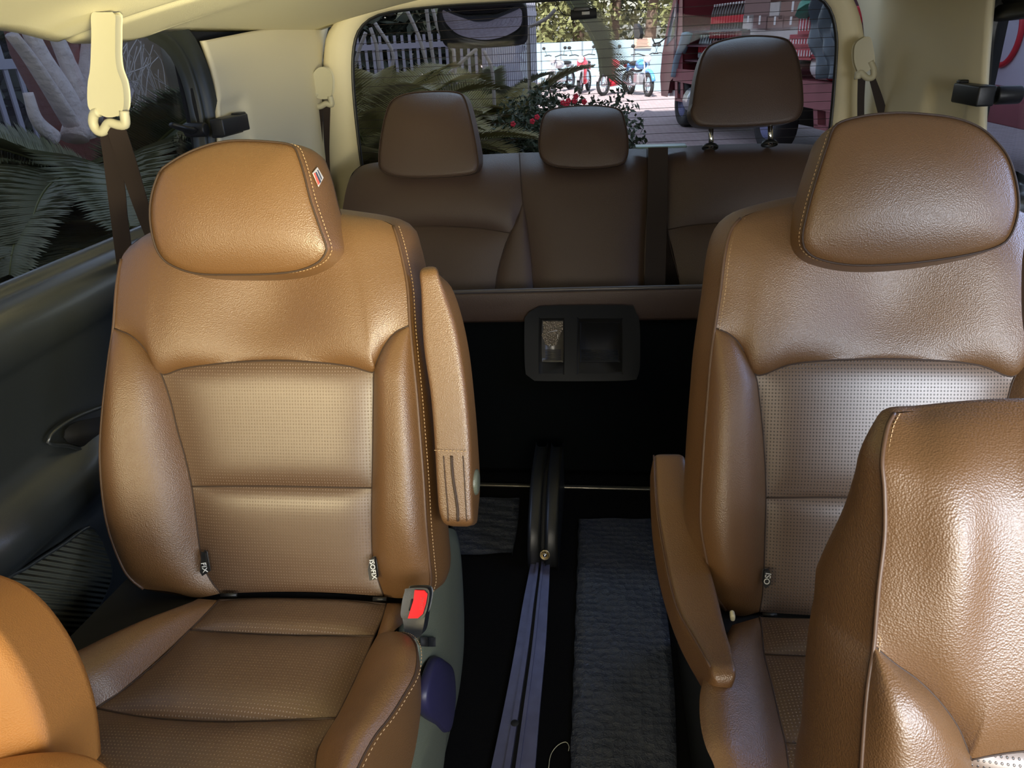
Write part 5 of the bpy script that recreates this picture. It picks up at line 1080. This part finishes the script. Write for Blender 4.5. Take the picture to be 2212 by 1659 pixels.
def carton(x0, y0, x1, y1, mi, label, h=-.15, dp=.45, tape=True, cat='box', nm='cardboard_box', grp='cartons on the lorry'):
    a, b = T_(x0, y0), T_(x1, y1); t_ = thing(nm, FT_.w(np.array([(a[0]+b[0])/2, b[1], h-dp/2])), label, cat, grp)
    MB().prism(FT_, [(a[0]+.006, b[1]), (b[0]-.006, b[1]), (b[0]-.006, a[1]), (a[0]+.006, a[1])], h-dp, h).build('carton', mi if not isinstance(mi, int) else m_box[mi], t_, bevel=.01)
    if tape:
        c_ = (a[0]+b[0])/2; MB().prism(FT_, [(c_-.03, b[1]+(a[1]-b[1])*.35), (c_+.03, b[1]+(a[1]-b[1])*.35), (c_+.03, a[1]), (c_-.03, a[1])], h, h+.002).build('paper_label', m_cap, t_, smooth=False)
    return t_
zB = T_(1458, 150)[1]
carton(1585, 36, 1604, 62, 2, 'white carton in the lorry next to the top shelf bottles'); carton(1604, 36, 1634, 64, 1, 'brown box printed with white leaf shapes in the lorry')
carton(1634, 38, 1668, 64, 0, 'brown cardboard box left of two equal boxes in the lorry'); carton(1669, 38, 1700, 64, 0, 'brown cardboard box right of its equal neighbour in the lorry'); carton(1701, 38, 1718, 64, 1, 'narrow brown box beside the tall red crate')
carton(1640, 8, 1661, 36, 2, 'white carton standing on the box row in the lorry', tape=False); carton(1662, 6, 1716, 37, 0, 'wide brown box with small paper label near the lorry top'); carton(1590, -20, 1639, 35, 1, 'tall dark brown box at the top of the lorry load', tape=False)
carton(1600, 65, 1700, 90, 2, 'long pale carton just above the raised black headrest', tape=False); carton(1520, 90, 1700, 130, 1, 'wide brown box hidden behind the raised headrest', tape=False); carton(1545, 131, 1700, 152, 0, 'low brown box on the lorry bed behind the raised headrest', tape=False)
m_crate = mat('red_crate', (.42, .015, .035), .45)
def crate(x0, y0, x1, y1, label, h=-.08):
    a, b = T_(x0, y0), T_(x1, y1); t_ = thing('drinks_crate', FT_.w(np.array([(a[0]+b[0])/2, b[1], h-.2])), label, 'crate', 'red drinks crates on the lorry'); MB().prism(FT_, [(a[0]+.005, b[1]), (b[0]-.005, b[1]), (b[0]-.005, a[1]), (a[0]+.005, a[1])], h-.4, h).build('crate_body', m_crate, t_, bevel=.015)
    mb = MB(); n_ = max(3, int((b[0]-a[0])/.07))
    for k in range(n_): u = a[0]+(b[0]-a[0])*(k+.5)/n_; mb.prism(FT_, [(u-.012, b[1]+(a[1]-b[1])*.2), (u+.012, b[1]+(a[1]-b[1])*.2), (u+.008, b[1]+(a[1]-b[1])*.7), (u-.008, b[1]+(a[1]-b[1])*.7)], h, h+.004)
    mb.build('white_lettering', m_cap, t_, smooth=False)
crate(1716, 24, 1774, 77, 'tall red crate with white stripe beside the blue tarpaulin'); crate(1694, 78, 1752, 100, 'red crate under the tall crate with white marks'); crate(1700, 101, 1738, 128, 'lower left red crate right of the raised headrest'); crate(1739, 98, 1778, 125, 'lower right red crate with pale bottle print')
zc = T_(1458, 150)[1]
gc = thing('gas_cylinder', FT_.w(np.array([T_(1750, 150)[0], zc, -.3])), 'white gas cylinder with red end lying on the lorry bed', 'gas cylinder')
a, b = T_(1722, 140)[0], T_(1790, 140)[0]; ax_ = FT_.w(np.array([a, zc+.17, -.3])); Lc_ = b-a
MB().lathe(ax_, ul, [(0, 0), (.10, .01), (.16, .06), (.17, .12), (.17, Lc_*.5)], 20).build('tank', m_wht, gc); MB().lathe(ax_, ul, [(.171, Lc_*.5), (.171, Lc_*.8), (.14, Lc_*.88), (.10, Lc_*.9), (.10, Lc_), (.08, Lc_), (.08, Lc_*.9)], 20).build('collar', m_crate, gc)
# tarpaulin
G = []; 
for i in range(40):
    row_ = []
    for j in range(24):
        x, y = 1772+j*2.4-8*math.sin(i/39*3)*(1-j/23), -10+i*4.6; p = T_(x, y); h = .06+.045*math.sin(j*.62+2.2*math.sin(i*.13))+.02*math.sin(i*.31+j*.45); row_.append(FT_.w(np.array([p[0], p[1], h])))
    G.append(row_)
tag(MB().grid(np.array(G)).build('tarpaulin', mat('slate_blue_tarp', (.07, .095, .12), .35), solid=.005), 'slate blue tarpaulin hanging at the back end of the lorry', 'tarpaulin')
tag(MB().tube(cr(np.array([FT_.w(T_(x, y, -.05)) for x, y in [(1756, -25), (1756, -5), (1754, 10), (1755, 22)]]), 12), np.linspace(.05, .2, 12), 10).build('green_sack', mat('green_sack', (.08, .30, .22), .5)), 'green sack tied at the top above the tall red crate', 'sack')
# blue shrink film edge at the lorry load front
tag(MB().tube(cr(np.array([FT_.w(T_(x, y, -.0)) for x, y in [(1484, 72), (1476, 100), (1466, 130), (1460, 165)]]), 14), .10, 8, sc2=.4).build('plastic_film', mat('pale_blue_film', (.35, .50, .62), .25)), 'pale blue plastic film draped at the front of the lorry load', 'film')

# ---- right side street seen past the right window
Xr = 4.2; Fs = Frame((Xr, 0, 0), (0, 1, 0), (0, 0, 1), (-1, 0, 0))
hut = thing('roadside_stall', (Xr+1, 7.2, GZ), 'white painted stall with red ring sign seen at the right edge', 'stall')
q = Fs.px(2180, 80); yC, zC = q[0], q[1]
MB().box((Xr+.6, yC-1.2, zC+.15), (1.2, 5.0, 1.25)).build('panel', mat('lilac_white', (.62, .60, .72), .6), hut, smooth=False)
MB().box((Xr+.5, yC-1.2, zC-.62), (1.5, 5.0, .32)).build('awning', m_bed, hut, bevel=.02)
for yy in (-3.4, -1.2, 1.0): MB().box((Xr+.2, yC+yy, (zC-.7+GZ)/2), (.1, .1, zC-.7-GZ)).build('leg', m_blackm, hut)
cc = Fs.px(2178, 72); MB().tube([Fs.w(np.array([cc[0]+.30*math.cos(t_), cc[1]+.30*math.sin(t_), .02])) for t_ in np.linspace(0, 2*math.pi, 36, endpoint=False)], .03, 6, closed=True).build('ring_sign', m_lab, hut)
